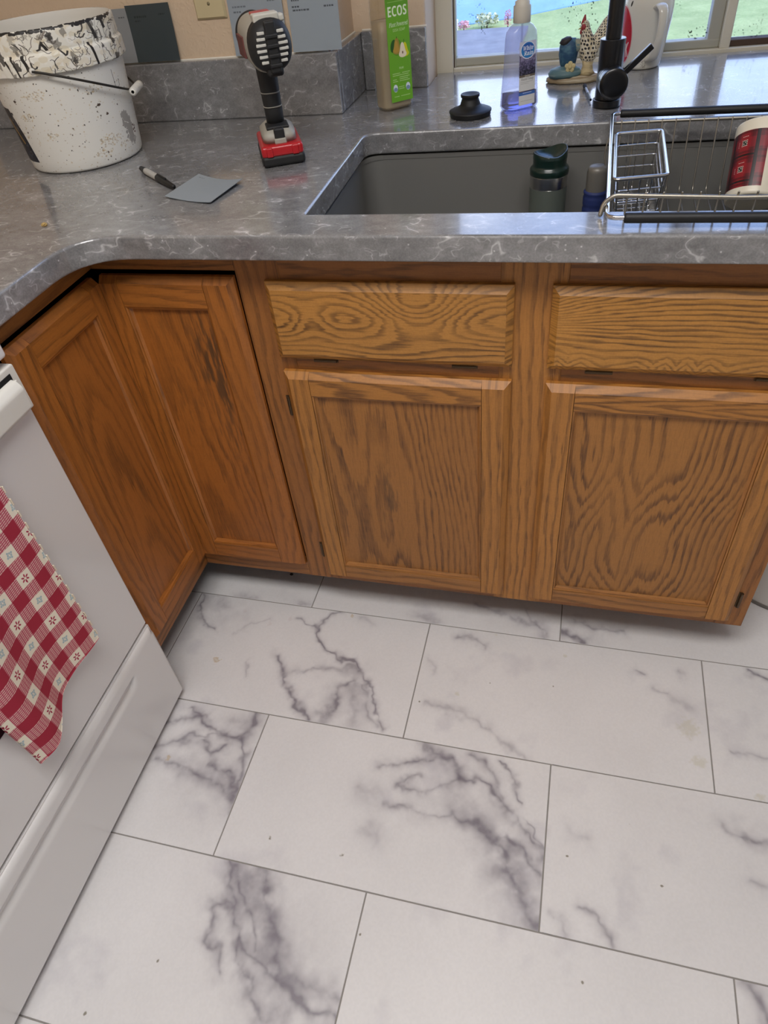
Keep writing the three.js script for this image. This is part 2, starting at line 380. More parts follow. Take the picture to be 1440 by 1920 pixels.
for (const [x, z, w, d, k] of LAMPS) {
  const t = thing('ceiling_light', 'white framed rectangular ceiling light panel above the kitchen floor', 'light', [x, CEIL, z]);
  part('frame', slab([[-w / 2 - 0.03, -d / 2 - 0.03], [w / 2 + 0.03, -d / 2 - 0.03], [w / 2 + 0.03, d / 2 + 0.03], [-w / 2 - 0.03, d / 2 + 0.03]], -0.05, -0.001, { hole: [[-w / 2, -d / 2], [-w / 2, d / 2], [w / 2, d / 2], [w / 2, -d / 2]] }), mWhitePlastic, t);
  part('diffuser', box(-w / 2, w / 2, -0.04, -0.03, -d / 2, d / 2), std({ color: 0xffffff, emissive: 0xfffcf9, emissiveIntensity: 3, roughness: 0.6 }), t);
  const l = new THREE.RectAreaLight(0xfffcf9, k, w, d); l.position.set(x, CEIL - 0.055, z); l.lookAt(x, 0, z); scene.add(l);
}
// the window, its wall turned a little against the cabinets
{
  const A = 0.0717, WX = 0.019, WZ = -0.966;
  const at = (name) => { const g = new THREE.Group(); g.name = name; g.position.set(WX, 0, WZ); g.rotation.y = A; g.userData.kind = 'structure'; scene.add(g); return g; };
  const wall = at('wall_window');
  part('sill_wall', box(-0.045, 2.4, -0.6, 0.945, -0.16, 0), mRoom, wall); part('head_wall', box(-0.045, 2.4, 2.0, CEIL, -0.16, 0), mRoom, wall); part('pier', box(1.5, 2.4, 0.945, 2.0, -0.16, 0), mRoom, wall);
  const win = at('window_1');
  // outer frame: jambs, head, sill lip, mullion
  part('frame', join([box(-0.044, 0.0, 0.945, 2.0, -0.085, 0.0, 0.004), box(1.42, 1.5, 0.945, 2.0, -0.085, 0), box(-0.044, 1.5, 1.95, 2.0, -0.085, 0), box(0, 1.42, 0.945, 0.957, -0.085, -0.002, 0.002), box(0.6195, 0.642, 0.955, 1.95, -0.075, -0.004, 0.004)]), mVinyl, win);
  const sashMat = phy({ color: 0xa9a698, roughness: 0.45 });
  part('sash', join([box(0.001, 0.62, 0.957, 0.975, -0.05, -0.016, 0.003), box(0.001, 0.62, 1.90, 1.95, -0.05, -0.016, 0.003), box(0.592, 0.6195, 0.957, 1.95, -0.05, -0.018, 0.003), box(0.0005, 0.006, 0.957, 1.95, -0.05, -0.012, 0.001)]), sashMat, win);
  part('gasket', join([box(0.642, 1.42, 0.957, 0.970, -0.05, -0.016, 0.002), box(0.0, 0.0025, 0.957, 1.95, -0.05, -0.010)]), std({ color: 0x4a382c, roughness: 0.8 }), win);
  // grimy panes: flecks of dirt on the glass itself
  const grime = (s) => dataTex(768, 1024, (i, j) => {
    const x = i / 768 * 0.6, y = j / 1024 * 0.9, f = sstep(0.62, 0.8, noise(x * 300, y * 330, s)) * sstep(0.1, 0.5, fbm(x * 14, y * 14, s + 4, 2)), m = 0.5 + 0.5 * fbm(x * 30, y * 60, s + 7, 3);
    const v = 246 - 10 * m - f * 110; return [v, v, v];
  }, true, THREE.RepeatWrapping);
  const paneMat = (s) => phy({ map: grime(s), transmission: 1, thickness: 0, roughness: 0.02, ior: 1.5 });
  part('pane', metreUVpane(box(0.006, 0.592, 0.975, 1.90, -0.036, -0.032)), paneMat(401), win); part('pane', metreUVpane(box(0.642, 1.42, 0.970, 1.95, -0.036, -0.032)), paneMat(431), win);
}
function metreUVpane(g) { g = metreUV(g); const uv = g.attributes.uv; for (let k = 0; k < uv.count; k++) uv.setXY(k, uv.getX(k) / 0.6, uv.getY(k) / 0.9); return g; }

// ---------------------------------------------------------------- oak cabinets
// solid between an outer rectangle and a smaller front rectangle (chamfered board), z0 back, z1 edge, z2 front; chamfer per side [l, r, b, t]
function board(x0, x1, y0, y1, zb, ze, zf, ch) {
  const [l, r, b, t] = ch;
  const v = [[x0, y0, zb], [x1, y0, zb], [x1, y1, zb], [x0, y1, zb], [x0, y0, ze], [x1, y0, ze], [x1, y1, ze], [x0, y1, ze], [x0 + l, y0 + b, zf], [x1 - r, y0 + b, zf], [x1 - r, y1 - t, zf], [x0 + l, y1 - t, zf]];
  const q = [[0, 3, 2, 1], [0, 1, 5, 4], [1, 2, 6, 5], [2, 3, 7, 6], [3, 0, 4, 7], [4, 5, 9, 8], [5, 6, 10, 9], [6, 7, 11, 10], [7, 4, 8, 11], [8, 9, 10, 11]];
  const pos = []; for (const [a, bb, c, d] of q) for (const k of [a, bb, c, a, c, d]) pos.push(...v[k]);
  const g = new THREE.BufferGeometry(); g.setAttribute('position', new THREE.Float32BufferAttribute(pos, 3)); g.computeVertexNormals(); return g;
}
const EDGE = 0.008, FACE = 0.019, CH = 0.011;
// frame-and-panel door, its lower left corner at the origin, back at z = 0
function door(w, h, parent, pos, turn, panelMat, o = {}) {
  const { stile = 0.0495, rail = 0.0465, wood = [mStraightA, mStraightB, mCath], name = 'door', ou = 0, left = stile, right = stile, chL = CH, chR = CH } = o;
  const d = new THREE.Group(); d.name = name; let k = 0; while (parent.children.some((c) => c.name === d.name)) d.name = `${name}_${String(++k).padStart(3, '0')}`;
  d.position.set(...pos); d.rotation.y = turn; parent.add(d);
  const m = 0.008;                                   // moulding towards the panel
  part('stile', metreUV(board(0, left, 0, h, 0, EDGE, FACE, [chL, 0.001, CH * 0.9, CH]), 'v', ou), wood[0], d);
  part('stile', metreUV(board(w - right, w, 0, h, 0, EDGE, FACE, [0.001, chR, CH * 0.9, CH]), 'v', ou + 0.11), wood[0], d);
  part('rail', metreUV(board(left, w - right, h - rail, h, 0, EDGE, FACE - 0.0002, [0, 0, 0.001, CH]), 'h', ou), wood[2], d);
  part('rail', metreUV(board(left, w - right, 0, rail, 0, EDGE, FACE - 0.0002, [0, 0, CH * 0.9, 0.001]), 'h', ou + 0.15), wood[1], d);
  const mould = [];
  const prof = (a, b) => {                           // sloped bead with a small step along one side, from a to b, inner side left of a->b
    const dx = b[0] - a[0], dy = b[1] - a[1], L = Math.hypot(dx, dy), nx = -dy / L, ny = dx / L, tx = dx / L, ty = dy / L, P = (off, z, e) => [e[0] + nx * off + (e === a ? tx : -tx) * off, e[1] + ny * off + (e === a ? ty : -ty) * off, z];
    const steps = [[0, FACE - 0.0012], [0.0028, FACE - 0.0022], [0.0034, FACE - 0.0052], [m, FACE - 0.0092]], pos3 = [];
    for (let i = 0; i < 3; i++) { const A = P(...steps[i], a), B = P(...steps[i], b), C = P(...steps[i + 1], b), D = P(...steps[i + 1], a); pos3.push(...A, ...B, ...C, ...A, ...C, ...D); }
    const g = new THREE.BufferGeometry(); g.setAttribute('position', new THREE.Float32BufferAttribute(pos3, 3)); g.computeVertexNormals(); return g;
  };
  const c = [[left, rail], [w - right, rail], [w - right, h - rail], [left, h - rail]];
  for (let i = 0; i < 4; i++) mould.push(metreUV(prof(c[i], c[(i + 1) % 4]), i & 1 ? 'v' : 'h', ou));
  part('moulding', join(mould), wood[1], d);
  const pw = w - left - right, ph = h - 2 * rail;
  const pg = metreUV(box(left + 0.002, w - right - 0.002, rail + 0.002, h - rail - 0.002, 0.004, FACE - 0.009)), uv = pg.attributes.uv;
  for (let i = 0; i < uv.count; i++) uv.setXY(i, (uv.getX(i) - left) / pw, (uv.getY(i) - rail) / ph);
  part('panel', pg, panelMat, d); return d;
}
const panelMat = (w, h, H, o) => { const t = oakTex(w, h, PPM, H, o); return phy({ map: t, bumpMap: t, bumpScale: 0.0003, roughness: 0.52, clearcoat: 0.12, clearcoatRoughness: 0.4 }); };
function hinge(parent, x, y, z, upright) {
  const g = upright ? join([new THREE.CylinderGeometry(0.0032, 0.0032, 0.042, 10).translate(x + 0.002, y, z + 0.003), box(x - 0.0035, x + 0.003, y - 0.022, y + 0.022, z, z + 0.0016)])
    : join([new THREE.CylinderGeometry(0.0038, 0.0038, 0.042, 10).rotateZ(Math.PI / 2).translate(x, y, z + 0.005), box(x - 0.022, x + 0.022, y - 0.006, y + 0.002, z, z + 0.0016)]);
  part('hinge', g, mHinge, parent);
}
// chamfered slab drawer front with its own grain picture
function drawerFront(parent, x0, x1, y0, y1, H, o) {
  const w = x1 - x0, h = y1 - y0, g = metreUV(board(x0, x1, y0, y1, 0, EDGE, FACE, [CH, CH, CH * 1.15, CH]), 'h'), uv = g.attributes.uv;
  for (let i = 0; i < uv.count; i++) uv.setXY(i, (uv.getX(i) - y0) / h, (uv.getY(i) - x0) / w);
  const t = oakTex(h, w, PPM, H, o);
  part('drawer_front', g, phy({ map: t, bumpMap: t, bumpScale: 0.0003, roughness: 0.5, clearcoat: 0.14, clearcoatRoughness: 0.4 }), parent);
}
const fv = (x0, x1, y0, y1, z0, z1, o = 0) => metreUV(box(x0, x1, y0, y1, z0, z1, 0.0008, 1), 'v', o);
const fh = (x0, x1, y0, y1, z0, z1, o = 0) => metreUV(box(x0, x1, y0, y1, z0, z1, 0.0008, 1), 'h', o);
const FB = 0.1016, FT = 0.9075;
{
  const t = thing('sink_cabinet', 'long oak sink base cabinet with two tilt-out fronts above two framed doors', 'cabinet');
  const S = -0.02;                                   // frame back
  part('face_stile', fv(-0.1985, -0.120, FB, FT, S, 0, 0.02), mFrame, t);
  part('face_stile', fv(0.245, 0.347, FB, FT, S, 0, 0.1), mStraightA, t);
  part('face_stile', fv(0.712, 0.766, FB, FT, S, 0, 0.2), mFrame, t);
  for (const [a, b, o] of [[-0.12, 0.245, 0.03], [0.347, 0.712, 0.31]]) {
    part('face_rail', fh(a, b, 0.835, FT, S, -0.0004, o), mFrame, t); part('face_rail', fh(a, b, 0.672, 0.727, S, -0.0004, o + 0.1), mFrame, t); part('face_rail', fh(a, b, FB, 0.15, S, -0.0004, o + 0.2), mFrame, t);
  }
  part('carcass', join([fv(-0.190, -0.172, FB, FT, -0.58, S), fv(0.748, 0.766, FB, FT, -0.58, S), fv(0.748, 0.766, 0, FB, -0.58, -0.09), box(-0.172, 0.748, FB, FB + 0.012, -0.58, S), box(-0.172, 0.748, FB, 0.62, -0.6, -0.585)]), mStraightB, t);
  part('toe_kick', box(-0.19, 0.748, 0.0005, FB - 0.001, -0.10, -0.085), mDark, t);
  // the grain of the two tilt-out fronts, u up the board, v along it
  drawerFront(t, -0.146, 0.267, 0.7128, 0.857, (u, v) => {
    const left = 2.6 * gauss(v - 0.075, u - 0.082, 0.036, 0.03), right = 6.6 * gauss(v - 0.262, u - 0.108, 0.075, 0.048), c = u - 0.088;
    return left + right + 2.6 * Math.sqrt(c * c * 1500 + 0.2) + (u < 0.07 ? 0.9 * Math.sin(v * 19 + 0.6) * sstep(0.07, 0.02, u) : 0);
  }, { s: 501, light: [184, 129, 60], dark: [94, 62, 27], band: 0.95, pore: 0.8 });
  drawerFront(t, 0.3242, 0.7347, 0.7128, 0.857, (u, v) => {
    const flame = sstep(0.05, 0.012, u);
    return 95 * u + 9 * Math.pow(Math.max(0, 1 - v / 0.24), 2) * sstep(0.06, 0.14, u) + 2.6 * v * u / 0.14 * 3 + flame * 1.5 * (Math.abs(((v * 21 + 0.4 * Math.sin(v * 31)) % 1) * 2 - 1)) + 0.8 * Math.sin(v * 9);
  }, { s: 531, light: [186, 131, 60], dark: [94, 62, 26], band: 0.95, pore: 0.85 });
  const doorTone = { light: [164, 109, 50], dark: [92, 58, 26] };
  const p1 = panelMat(0.314, 0.467, (u, v) => 4.2 * gauss(u - 0.118, v - 0.22, 0.04, 0.30) + 78 * Math.max(0, u - 0.13) + 34 * Math.max(0, 0.115 - u) + 0.7 * Math.sin(v * 9 + u * 14) + 2.2 * v + 2.6 * (u - 0.1) * v * 4, { s: 551, ...doorTone, band: 0.72, pore: 1.0, dirt: (u, v) => 0.75 * gauss(u - 0.125, v - 0.21, 0.022, 0.12) });
  door(0.413, 0.560, t, [-0.146, 0.125, 0], 0, p1, { ou: 0.03 });
  const p2 = panelMat(0.314, 0.467, (u, v) => { const tri = Math.abs((((u + 0.015) * 10.5 + 0.12 * Math.sin(v * 13)) % 1) * 2 - 1) * 2.5 * sstep(0.22, 0.1, u); return 10.5 * v - tri - 24 * Math.max(0, u - 0.12) - 42 * Math.max(0, u - 0.2) - 4 * u + 0.5 * Math.sin(v * 23); }, { s: 571, ...doorTone, light: [166, 112, 52], band: 0.9, pore: 0.85 });
  door(0.4105, 0.560, t, [0.3242, 0.125, 0], 0, p2, { ou: 0.17 });
  for (const x of [-0.062, 0.187, 0.407, 0.662]) hinge(t, x, 0.7085, 0, false);
  for (const [x, y] of [[-0.1525, 0.604], [-0.1525, 0.202], [0.7415, 0.604], [0.7415, 0.186]]) hinge(t, x, y, 0, true);
}
{
  const t = thing('corner_cabinet', 'dark orange oak corner cabinet with two joined doors meeting at a right angle', 'cabinet');
  const X = -0.475, L = -0.456 - X;                  // left run frame plane
  part('face_rail', fh(X + 0.001, -0.199, 0.8705, FT, -0.02, -0.0004, 0.4), mFrame, t);
  part('face_rail', metreUV(box(X - 0.02, X, 0.8705, FT, -0.02, 0.30, 0.0008, 1), 'h', 0.5), mFrame, t);
  part('face_rail', fh(X + 0.001, -0.199, FB, 0.147, -0.02, -0.0004, 0.6), mFrame, t);
  part('face_rail', metreUV(box(X - 0.02, X, FB, 0.147, -0.02, 0.30, 0.0008, 1), 'h', 0.7), mFrame, t);
  part('face_stile', metreUV(box(X - 0.02, X + 0.001, 0.147, 0.8705, 0.279, 0.300, 0.0008, 1), 'v', 0.1), mFrame, t);
  part('carcass', join([box(-1.08, X - 0.02, FB, FT, 0.284, 0.300), box(-1.08, -0.2, FB, FB + 0.012, -0.6, -0.02), box(-1.08, X - 0.02, FB, FB + 0.012, -0.02, 0.284), box(-1.09, -1.075, FB, FT, -0.6, 0.29), box(-1.075, -0.20, FB, FT, -0.615, -0.60)]), mDark, t);
  part('toe_kick', join([box(-0.56, -0.2, 0.0005, FB - 0.001, -0.10, -0.085), box(-0.575, -0.56, 0.0005, FB - 0.001, -0.10, 0.295)]), mDark, t);
  const dirtR = (u, v) => 1.0 * gauss(u - 0.145, v - 0.515, 0.035, 0.09) + 0.5 * gauss(u - 0.14, v - 0.38, 0.05, 0.16) + 0.3 * sstep(0.1, 0.5, fbm(u * 20, v * 5, 9, 2));
  const pr = panelMat(0.172, 0.61, (u, v) => 3.2 * v + 320 * (u - 0.06) ** 2 + 14 * u, { s: 601, light: [168, 100, 37], dark: [90, 52, 18], band: 0.5, pore: 0.8, dirt: dirtR });
  const pl = panelMat(0.172, 0.61, (u, v) => 5.4 * v + 480 * (u - 0.085) ** 2 + 5 * u, { s: 631, light: [166, 100, 39], dark: [92, 54, 20], band: 0.55, pore: 0.7, dirt: (u, v) => 0.5 * gauss(u - 0.01, v - 0.45, 0.025, 0.2) + 0.25 * sstep(0.1, 0.5, fbm(u * 20, v * 5, 19, 2)) });
  const wood = [mCornerWood, mCornerWood, mCornerWood];
  // right leaf faces the room, left leaf faces along the run; they meet in the corner
  door(0.2563, 0.714, t, [-0.4563, 0.150, 0.0005], 0, pr, { wood, left: 0.036, right: 0.056, chL: 0.001, ou: 0.05, rail: 0.0545, name: 'door' });
  door(0.2553, 0.714, t, [X + 0.0005, 0.150, 0.2743], Math.PI / 2, pl, { wood, left: 0.049, right: 0.034, chR: 0.001, ou: 0.17, rail: 0.0545, name: 'door' });
}

// ---------------------------------------------------------------- worktop, splashback, sink
const EX = -0.4375, EZ = 0.052;
{
  const A = 0.0717, wx = (s) => 0.019 + s * Math.cos(A), wz = (s) => -0.966 - s * Math.sin(A);
  const plan = rounded([[-1.113, 0.302], [EX, 0.302], [EX, EZ, 0.095], [1.5, EZ], [1.5, wz(1.5) + 0.001], [wx(-0.041), wz(-0.041) + 0.001], [-0.0205, -0.8385], [-0.1905, -0.8385], [-0.1905, -0.6355], [-1.113, -0.6355]], 14);
  const hole = rounded([[-0.070, -0.034, 0.006], [-0.081, -0.462, 0.03], [0.70, -0.491, 0.03], [0.70, -0.038, 0.03]], 8).reverse();
  const t = thing('countertop', 'grey speckled stone-look laminate worktop running around the corner and the sink cut-out', 'countertop');
  const g = slab(plan, Y0, Y1, { hole, bevel: 0.0045, bseg: 4 });
  part('worktop', metreUV(g), mCounter, t);
}
{
  const mc = std({ color: 0xe6e0d2, roughness: 0.7 });
  const a = thing('splashback', 'long grey laminate splashback strip behind the bucket and the drill', 'splashback');
  part('strip', metreUV(box(-1.112, -0.172, Y1, 1.066, -0.6368, -0.617, 0.003, 2)), mCounter, a); part('caulk', bent([[-1.11, 1.0665, -0.6345], [-0.195, 1.0665, -0.6345]], 0.0024, 0.002, 6), mc, a);
  const b = thing('splashback', 'short grey laminate splashback strip running back to the window recess', 'splashback');
  part('strip', metreUV(box(-0.1915, -0.172, Y1, 1.066, -0.8395, -0.637, 0.003, 2)), mCounter, b); part('caulk', bent([[-0.1895, 1.0665, -0.640], [-0.1895, 1.0665, -0.8375]], 0.0022, 0.002, 6), mc, b);
  const c = thing('splashback', 'grey laminate splashback strip behind the green labelled bottle', 'splashback');
  part('strip', metreUV(box(-0.1715, -0.020, Y1, 1.068, -0.8395, -0.822, 0.003, 2)), mCounter, c); part('caulk', bent([[-0.170, 1.0685, -0.8375], [-0.021, 1.0685, -0.8375]], 0.0022, 0.002, 6), mc, c);
}
{
  const t = thing('sink', 'deep dark grey composite sink basin set under the worktop', 'sink');
  const outer = rounded([[-0.105, -0.012, 0.04], [-0.115, -0.497, 0.05], [0.735, -0.522, 0.05], [0.735, -0.012, 0.04]], 8), inner = (k) => rounded([[-0.072 + k, -0.026 - k, 0.05], [-0.088 + k, -0.469 + k, 0.05], [0.712 - k, -0.499 + k, 0.05], [0.712 - k, -0.026 - k, 0.05]], 8);
  const m = phy({ color: 0x6e6d69, roughness: 0.55 });
  part('rim', slab(outer, 0.898, 0.9065, { hole: inner(0.001).reverse() }), m, t);
  // tapering walls and floor as one skin with thickness
  const ys = [[0.899, 0.0], [0.80, 0.006], [0.735, 0.010], [0.716, 0.022], [0.709, 0.05]], pos = [], idx = [];
  const loops = ys.map(([y, k]) => inner(k).map(([x, z]) => [x, y, z])), n = loops[0].length;
  loops.forEach((l) => l.forEach((p) => pos.push(...p)));
  for (let j = 0; j < loops.length - 1; j++) for (let i = 0; i < n; i++) { const a = j * n + i, b = j * n + (i + 1) % n; idx.push(a, b, a + n, b, b + n, a + n); }
  const k0 = pos.length / 3; pos.push(0.31, 0.705, -0.26); for (let i = 0; i < n; i++) idx.push(k0, (loops.length - 1) * n + i, (loops.length - 1) * n + (i + 1) % n);
  const g = new THREE.BufferGeometry(); g.setAttribute('position', new THREE.Float32BufferAttribute(pos, 3)); g.setIndex(idx); g.computeVertexNormals();
  const out = g.clone(), pa = out.attributes.position; for (let i = 0; i < pa.count; i++) pa.setXYZ(i, 0.31 + (pa.getX(i) - 0.31) * 1.025, pa.getY(i) - 0.008, -0.26 + (pa.getZ(i) + 0.26) * 1.04);
  part('basin', join([g, out]), m, t);
  part('drain', lathe([[0, 0.7065], [0.03, 0.7065], [0.042, 0.710], [0.045, 0.7115], [0.046, 0.709]], 32).translate(0.31, 0, -0.27), mSteel, t);
}

// ---------------------------------------------------------------- range
const RX = -0.43, RZ = 0.305, RZ2 = 1.065;
{
  const t = thing('kitchen_range', 'white enamel kitchen range with a bottom drawer, left of the corner cabinet', 'range');
  part('body', join([box(-1.10, -0.462, 0.03, 0.875, RZ, RZ2, 0.003, 2), box(-1.05, -0.5, 0.0, 0.032, RZ + 0.02, RZ2 - 0.02)]), mWhiteEnamel, t);
  part('cooktop', box(-1.11, -0.424, 0.879, 0.914, RZ - 0.0015, RZ2, 0.006, 3), mWhiteEnamel, t);
  const d = new THREE.Group(); d.name = 'oven_door'; t.add(d);
  part('door_panel', box(-0.460, RX, 0.258, 0.792, RZ, RZ2, 0.004, 3), mWhiteEnamel, d);
  // top trim with a vent slot
  const trimG = slab([[-0.460, RZ - 0.0005], [-0.4245, RZ - 0.0005], [-0.4245, RZ2], [-0.460, RZ2]], 0.7925, 0.868, { bevel: 0.003 });
  part('top_trim', trimG, mWhitePlastic, d);
  part('vent_slot', box(-0.4246, -0.4236, 0.846, 0.858, RZ + 0.012, RZ2 - 0.012), std({ color: 0x0a0a0a, roughness: 0.9 }), d);
  part('vent_lip', box(-0.4246, -0.4206, 0.842, 0.8455, RZ + 0.008, RZ2 - 0.01, 0.0008, 1), mWhitePlastic, d);
  const hp = new THREE.ExtrudeGeometry(shapeOf(rounded([[-0.424, 0.801, 0.001], [-0.411, 0.805, 0.003], [-0.4095, 0.838, 0.004], [-0.417, 0.848, 0.004], [-0.424, 0.849, 0.001]], 5)), { depth: RZ2 - RZ - 0.034, bevelEnabled: true, bevelSize: 0.0015, bevelThickness: 0.002, bevelSegments: 2 }); hp.translate(0, 0, RZ + 0.017);
  part('handle', hp, mWhitePlastic, d);
  part('window', box(RX - 0.002, RX + 0.0015, 0.4289, 0.70, 0.462, 0.910, 0.001, 1), phy({ color: 0x1b1c1e, roughness: 0.08, clearcoat: 1 }), d);
  // drawer front: a sheet with a pressed finger groove and rounded edges
  const N = 160, M = 70, y0 = 0.016, y1 = 0.252, z0 = RZ, z1 = RZ2, pos = [], idx = [];
  for (let j = 0; j <= M; j++) for (let i = 0; i <= N; i++) {
    const z = z0 + (z1 - z0) * i / N, y = y0 + (y1 - y0) * j / M; let x = -0.4215;
    const e = Math.min(z - z0, z1 - z, y - y0, (y1 - y)); const R = y1 - y < 0.02 ? 0.016 : 0.007; if (e < R) x -= R - Math.sqrt(Math.max(0, R * R - (R - e) ** 2));
    const zc = Math.min(z1 - 0.12, Math.max(z0 + 0.12, z)), end = 1 - sstep(0, 0.022, Math.abs(z - zc)), s = (y - 0.182) / 0.032;   // finger groove: sloping floor under a steep upper wall
    if (s > 0 && s < 1) x -= 0.024 * end * (s < 0.84 ? (s / 0.84) ** 2 : 1 - sstep(0.84, 1, s));
    pos.push(x, y, z);
  }
  for (let j = 0; j < M; j++) for (let i = 0; i < N; i++) { const a = j * (N + 1) + i, b = a + N + 1; idx.push(a, b, a + 1, b, b + 1, a + 1); }
  const g = new THREE.BufferGeometry(); g.setAttribute('position', new THREE.Float32BufferAttribute(pos, 3)); g.setIndex(idx); g.computeVertexNormals();
  part('drawer', join([g, box(-0.46, -0.4295, y0, y1, z0, z1)]), mWhiteEnamel, t);
}
// checked towel over the oven handle
{
  const W = 0.212, Z0 = 0.446, yb = 0.398, yt = 0.851, P = 0.05;
  const clothTex = canvasTex(1024, 2048, (g, w, h) => {
    const mx = w / W, my = h / 0.5, cols = ['#efe5d2', '#9e2237'];
    g.fillStyle = '#efe5d2'; g.fillRect(0, 0, w, h);
    const px = P * mx / 2, py = P * my / 2; let c = 0;
    for (let a = -1; a * px < w; a++) for (let b = -1; b * py < h; b++) {
      const ra = ((a % 2) + 2) % 2, rb = ((b % 2) + 2) % 2, x = a * px, y = b * py;
      if (ra === 0 && rb === 0) { g.fillStyle = '#a2243a'; g.fillRect(x, y, px + 1, py + 1); }
      else if (ra + rb === 1) { // twill of red and cream
        g.save(); g.beginPath(); g.rect(x, y, px + 1, py + 1); g.clip(); g.fillStyle = '#b85063'; g.fillRect(x, y, px + 1, py + 1); g.strokeStyle = '#e6cfc0'; g.lineWidth = 5; g.setLineDash([26, 5]);
        for (let k = -py; k < py * 2; k += 15) { g.beginPath(); g.moveTo(x - 4, y + k); g.lineTo(x + px + 4, y + k + 12); g.stroke(); } g.restore();
      } else {
        const red = ((a + b) / 2 & 1) === 0, X = x + px / 2, Y = y + py / 2; g.fillStyle = red ? '#a8304a' : '#a9bcc0';
        for (let k = 0; k < (red ? 6 : 8); k++) { const t = k / (red ? 6 : 8) * Math.PI * 2 + 0.4, r = red ? 22 : (k & 1 ? 14 : 24); g.beginPath(); g.ellipse(X + Math.cos(t) * r, Y + Math.sin(t) * r * 0.92, red ? 13 : 8, red ? 6 : 8, t, 0, 7); g.fill(); }
        if (red) { g.beginPath(); g.ellipse(X, Y + 26, 4, 14, 0, 0, 7); g.fill(); }
      }
    }
  });
  clothTex.wrapS = clothTex.wrapT = THREE.RepeatWrapping;
  const N = 56, M = 110, idx = [];
  const front = (s, v) => {                          // s 0..1 along z, v metres down from the bar
    const y = yt - v, k = Math.min(1, v / 0.46), z = Z0 + W * s + 0.004 * Math.sin(v * 22) * s;
    const wave = 0.006 * Math.sin(s * 7.5 + v * 4) * k + 0.010 * k * sstep(0.45, 0.85, s) - 0.010 * k * sstep(0.82, 1, s) - 0.004 * k;
    return [-0.4030 + 0.008 * Math.sqrt(k) + wave, y, z];
  };
  const sheet = (off) => { const pos = [], uv = [];
    for (let j = 0; j <= M; j++) for (let i = 0; i <= N; i++) {
      const s = i / N, hem = 0.445 + 0.02 * s + 0.036 * sstep(0.5, 0.95, s), v = j / M * hem; const p = front(s, v);
      pos.push(p[0] + off, p[1], p[2] + 0.002); uv.push((s * W + 0.0375) / W, 1 - (v + 0.006) / 0.5);
    } return { pos, uv }; };
  for (let j = 0; j < M; j++) for (let i = 0; i < N; i++) { const a = j * (N + 1) + i, b = a + N + 1; idx.push(a, b, a + 1, b, b + 1, a + 1); }
  const a = sheet(0), b = sheet(-0.0035), n = a.pos.length / 3, all = [...idx]; for (let k = 0; k < idx.length; k += 3) all.push(n + idx[k], n + idx[k + 2], n + idx[k + 1]);
  const rim = []; for (let i = 0; i < N; i++) rim.push([M * (N + 1) + i, M * (N + 1) + i + 1]); for (let j = 0; j < M; j++) rim.push([j * (N + 1), (j + 1) * (N + 1)], [(j + 1) * (N + 1) + N, j * (N + 1) + N]);
  for (const [p, q] of rim) all.push(p, q, p + n, q, q + n, p + n);
  const g = new THREE.BufferGeometry(); g.setAttribute('position', new THREE.Float32BufferAttribute([...a.pos, ...b.pos], 3)); g.setAttribute('uv', new THREE.Float32BufferAttribute([...a.uv, ...b.uv], 2)); g.setIndex(all); g.computeVertexNormals();
  const t = thing('dish_towel', 'red and cream checked dish towel hanging over the oven door handle', 'towel');
  const mc = std({ map: clothTex, roughness: 0.95 });
  part('cloth', g, mc, t);
  const fold = box(-0.4235, -0.4037, 0.8505, 0.855, Z0, Z0 + W, 0.002, 2); part('fold', fold, mc, t);
  // woven cream fringe on the edge towards the cabinet
  const fr = []; for (let k = 0; k < 18; k++) { const v = 0.03 + k * 0.0235, p = front(0, v); fr.push(box(p[0] - 0.0036, p[0] + 0.0006, p[1] - 0.006, p[1] + 0.006, p[2] - 0.0014, p[2] + 0.001, 0.0006, 1)); }
  part('edge_stitching', join(fr), std({ color: 0xe9dcc6, roughness: 0.95 }), t);
}

// ---------------------------------------------------------------- on the worktop
const T = Y1 + 0.0004;                               // resting height
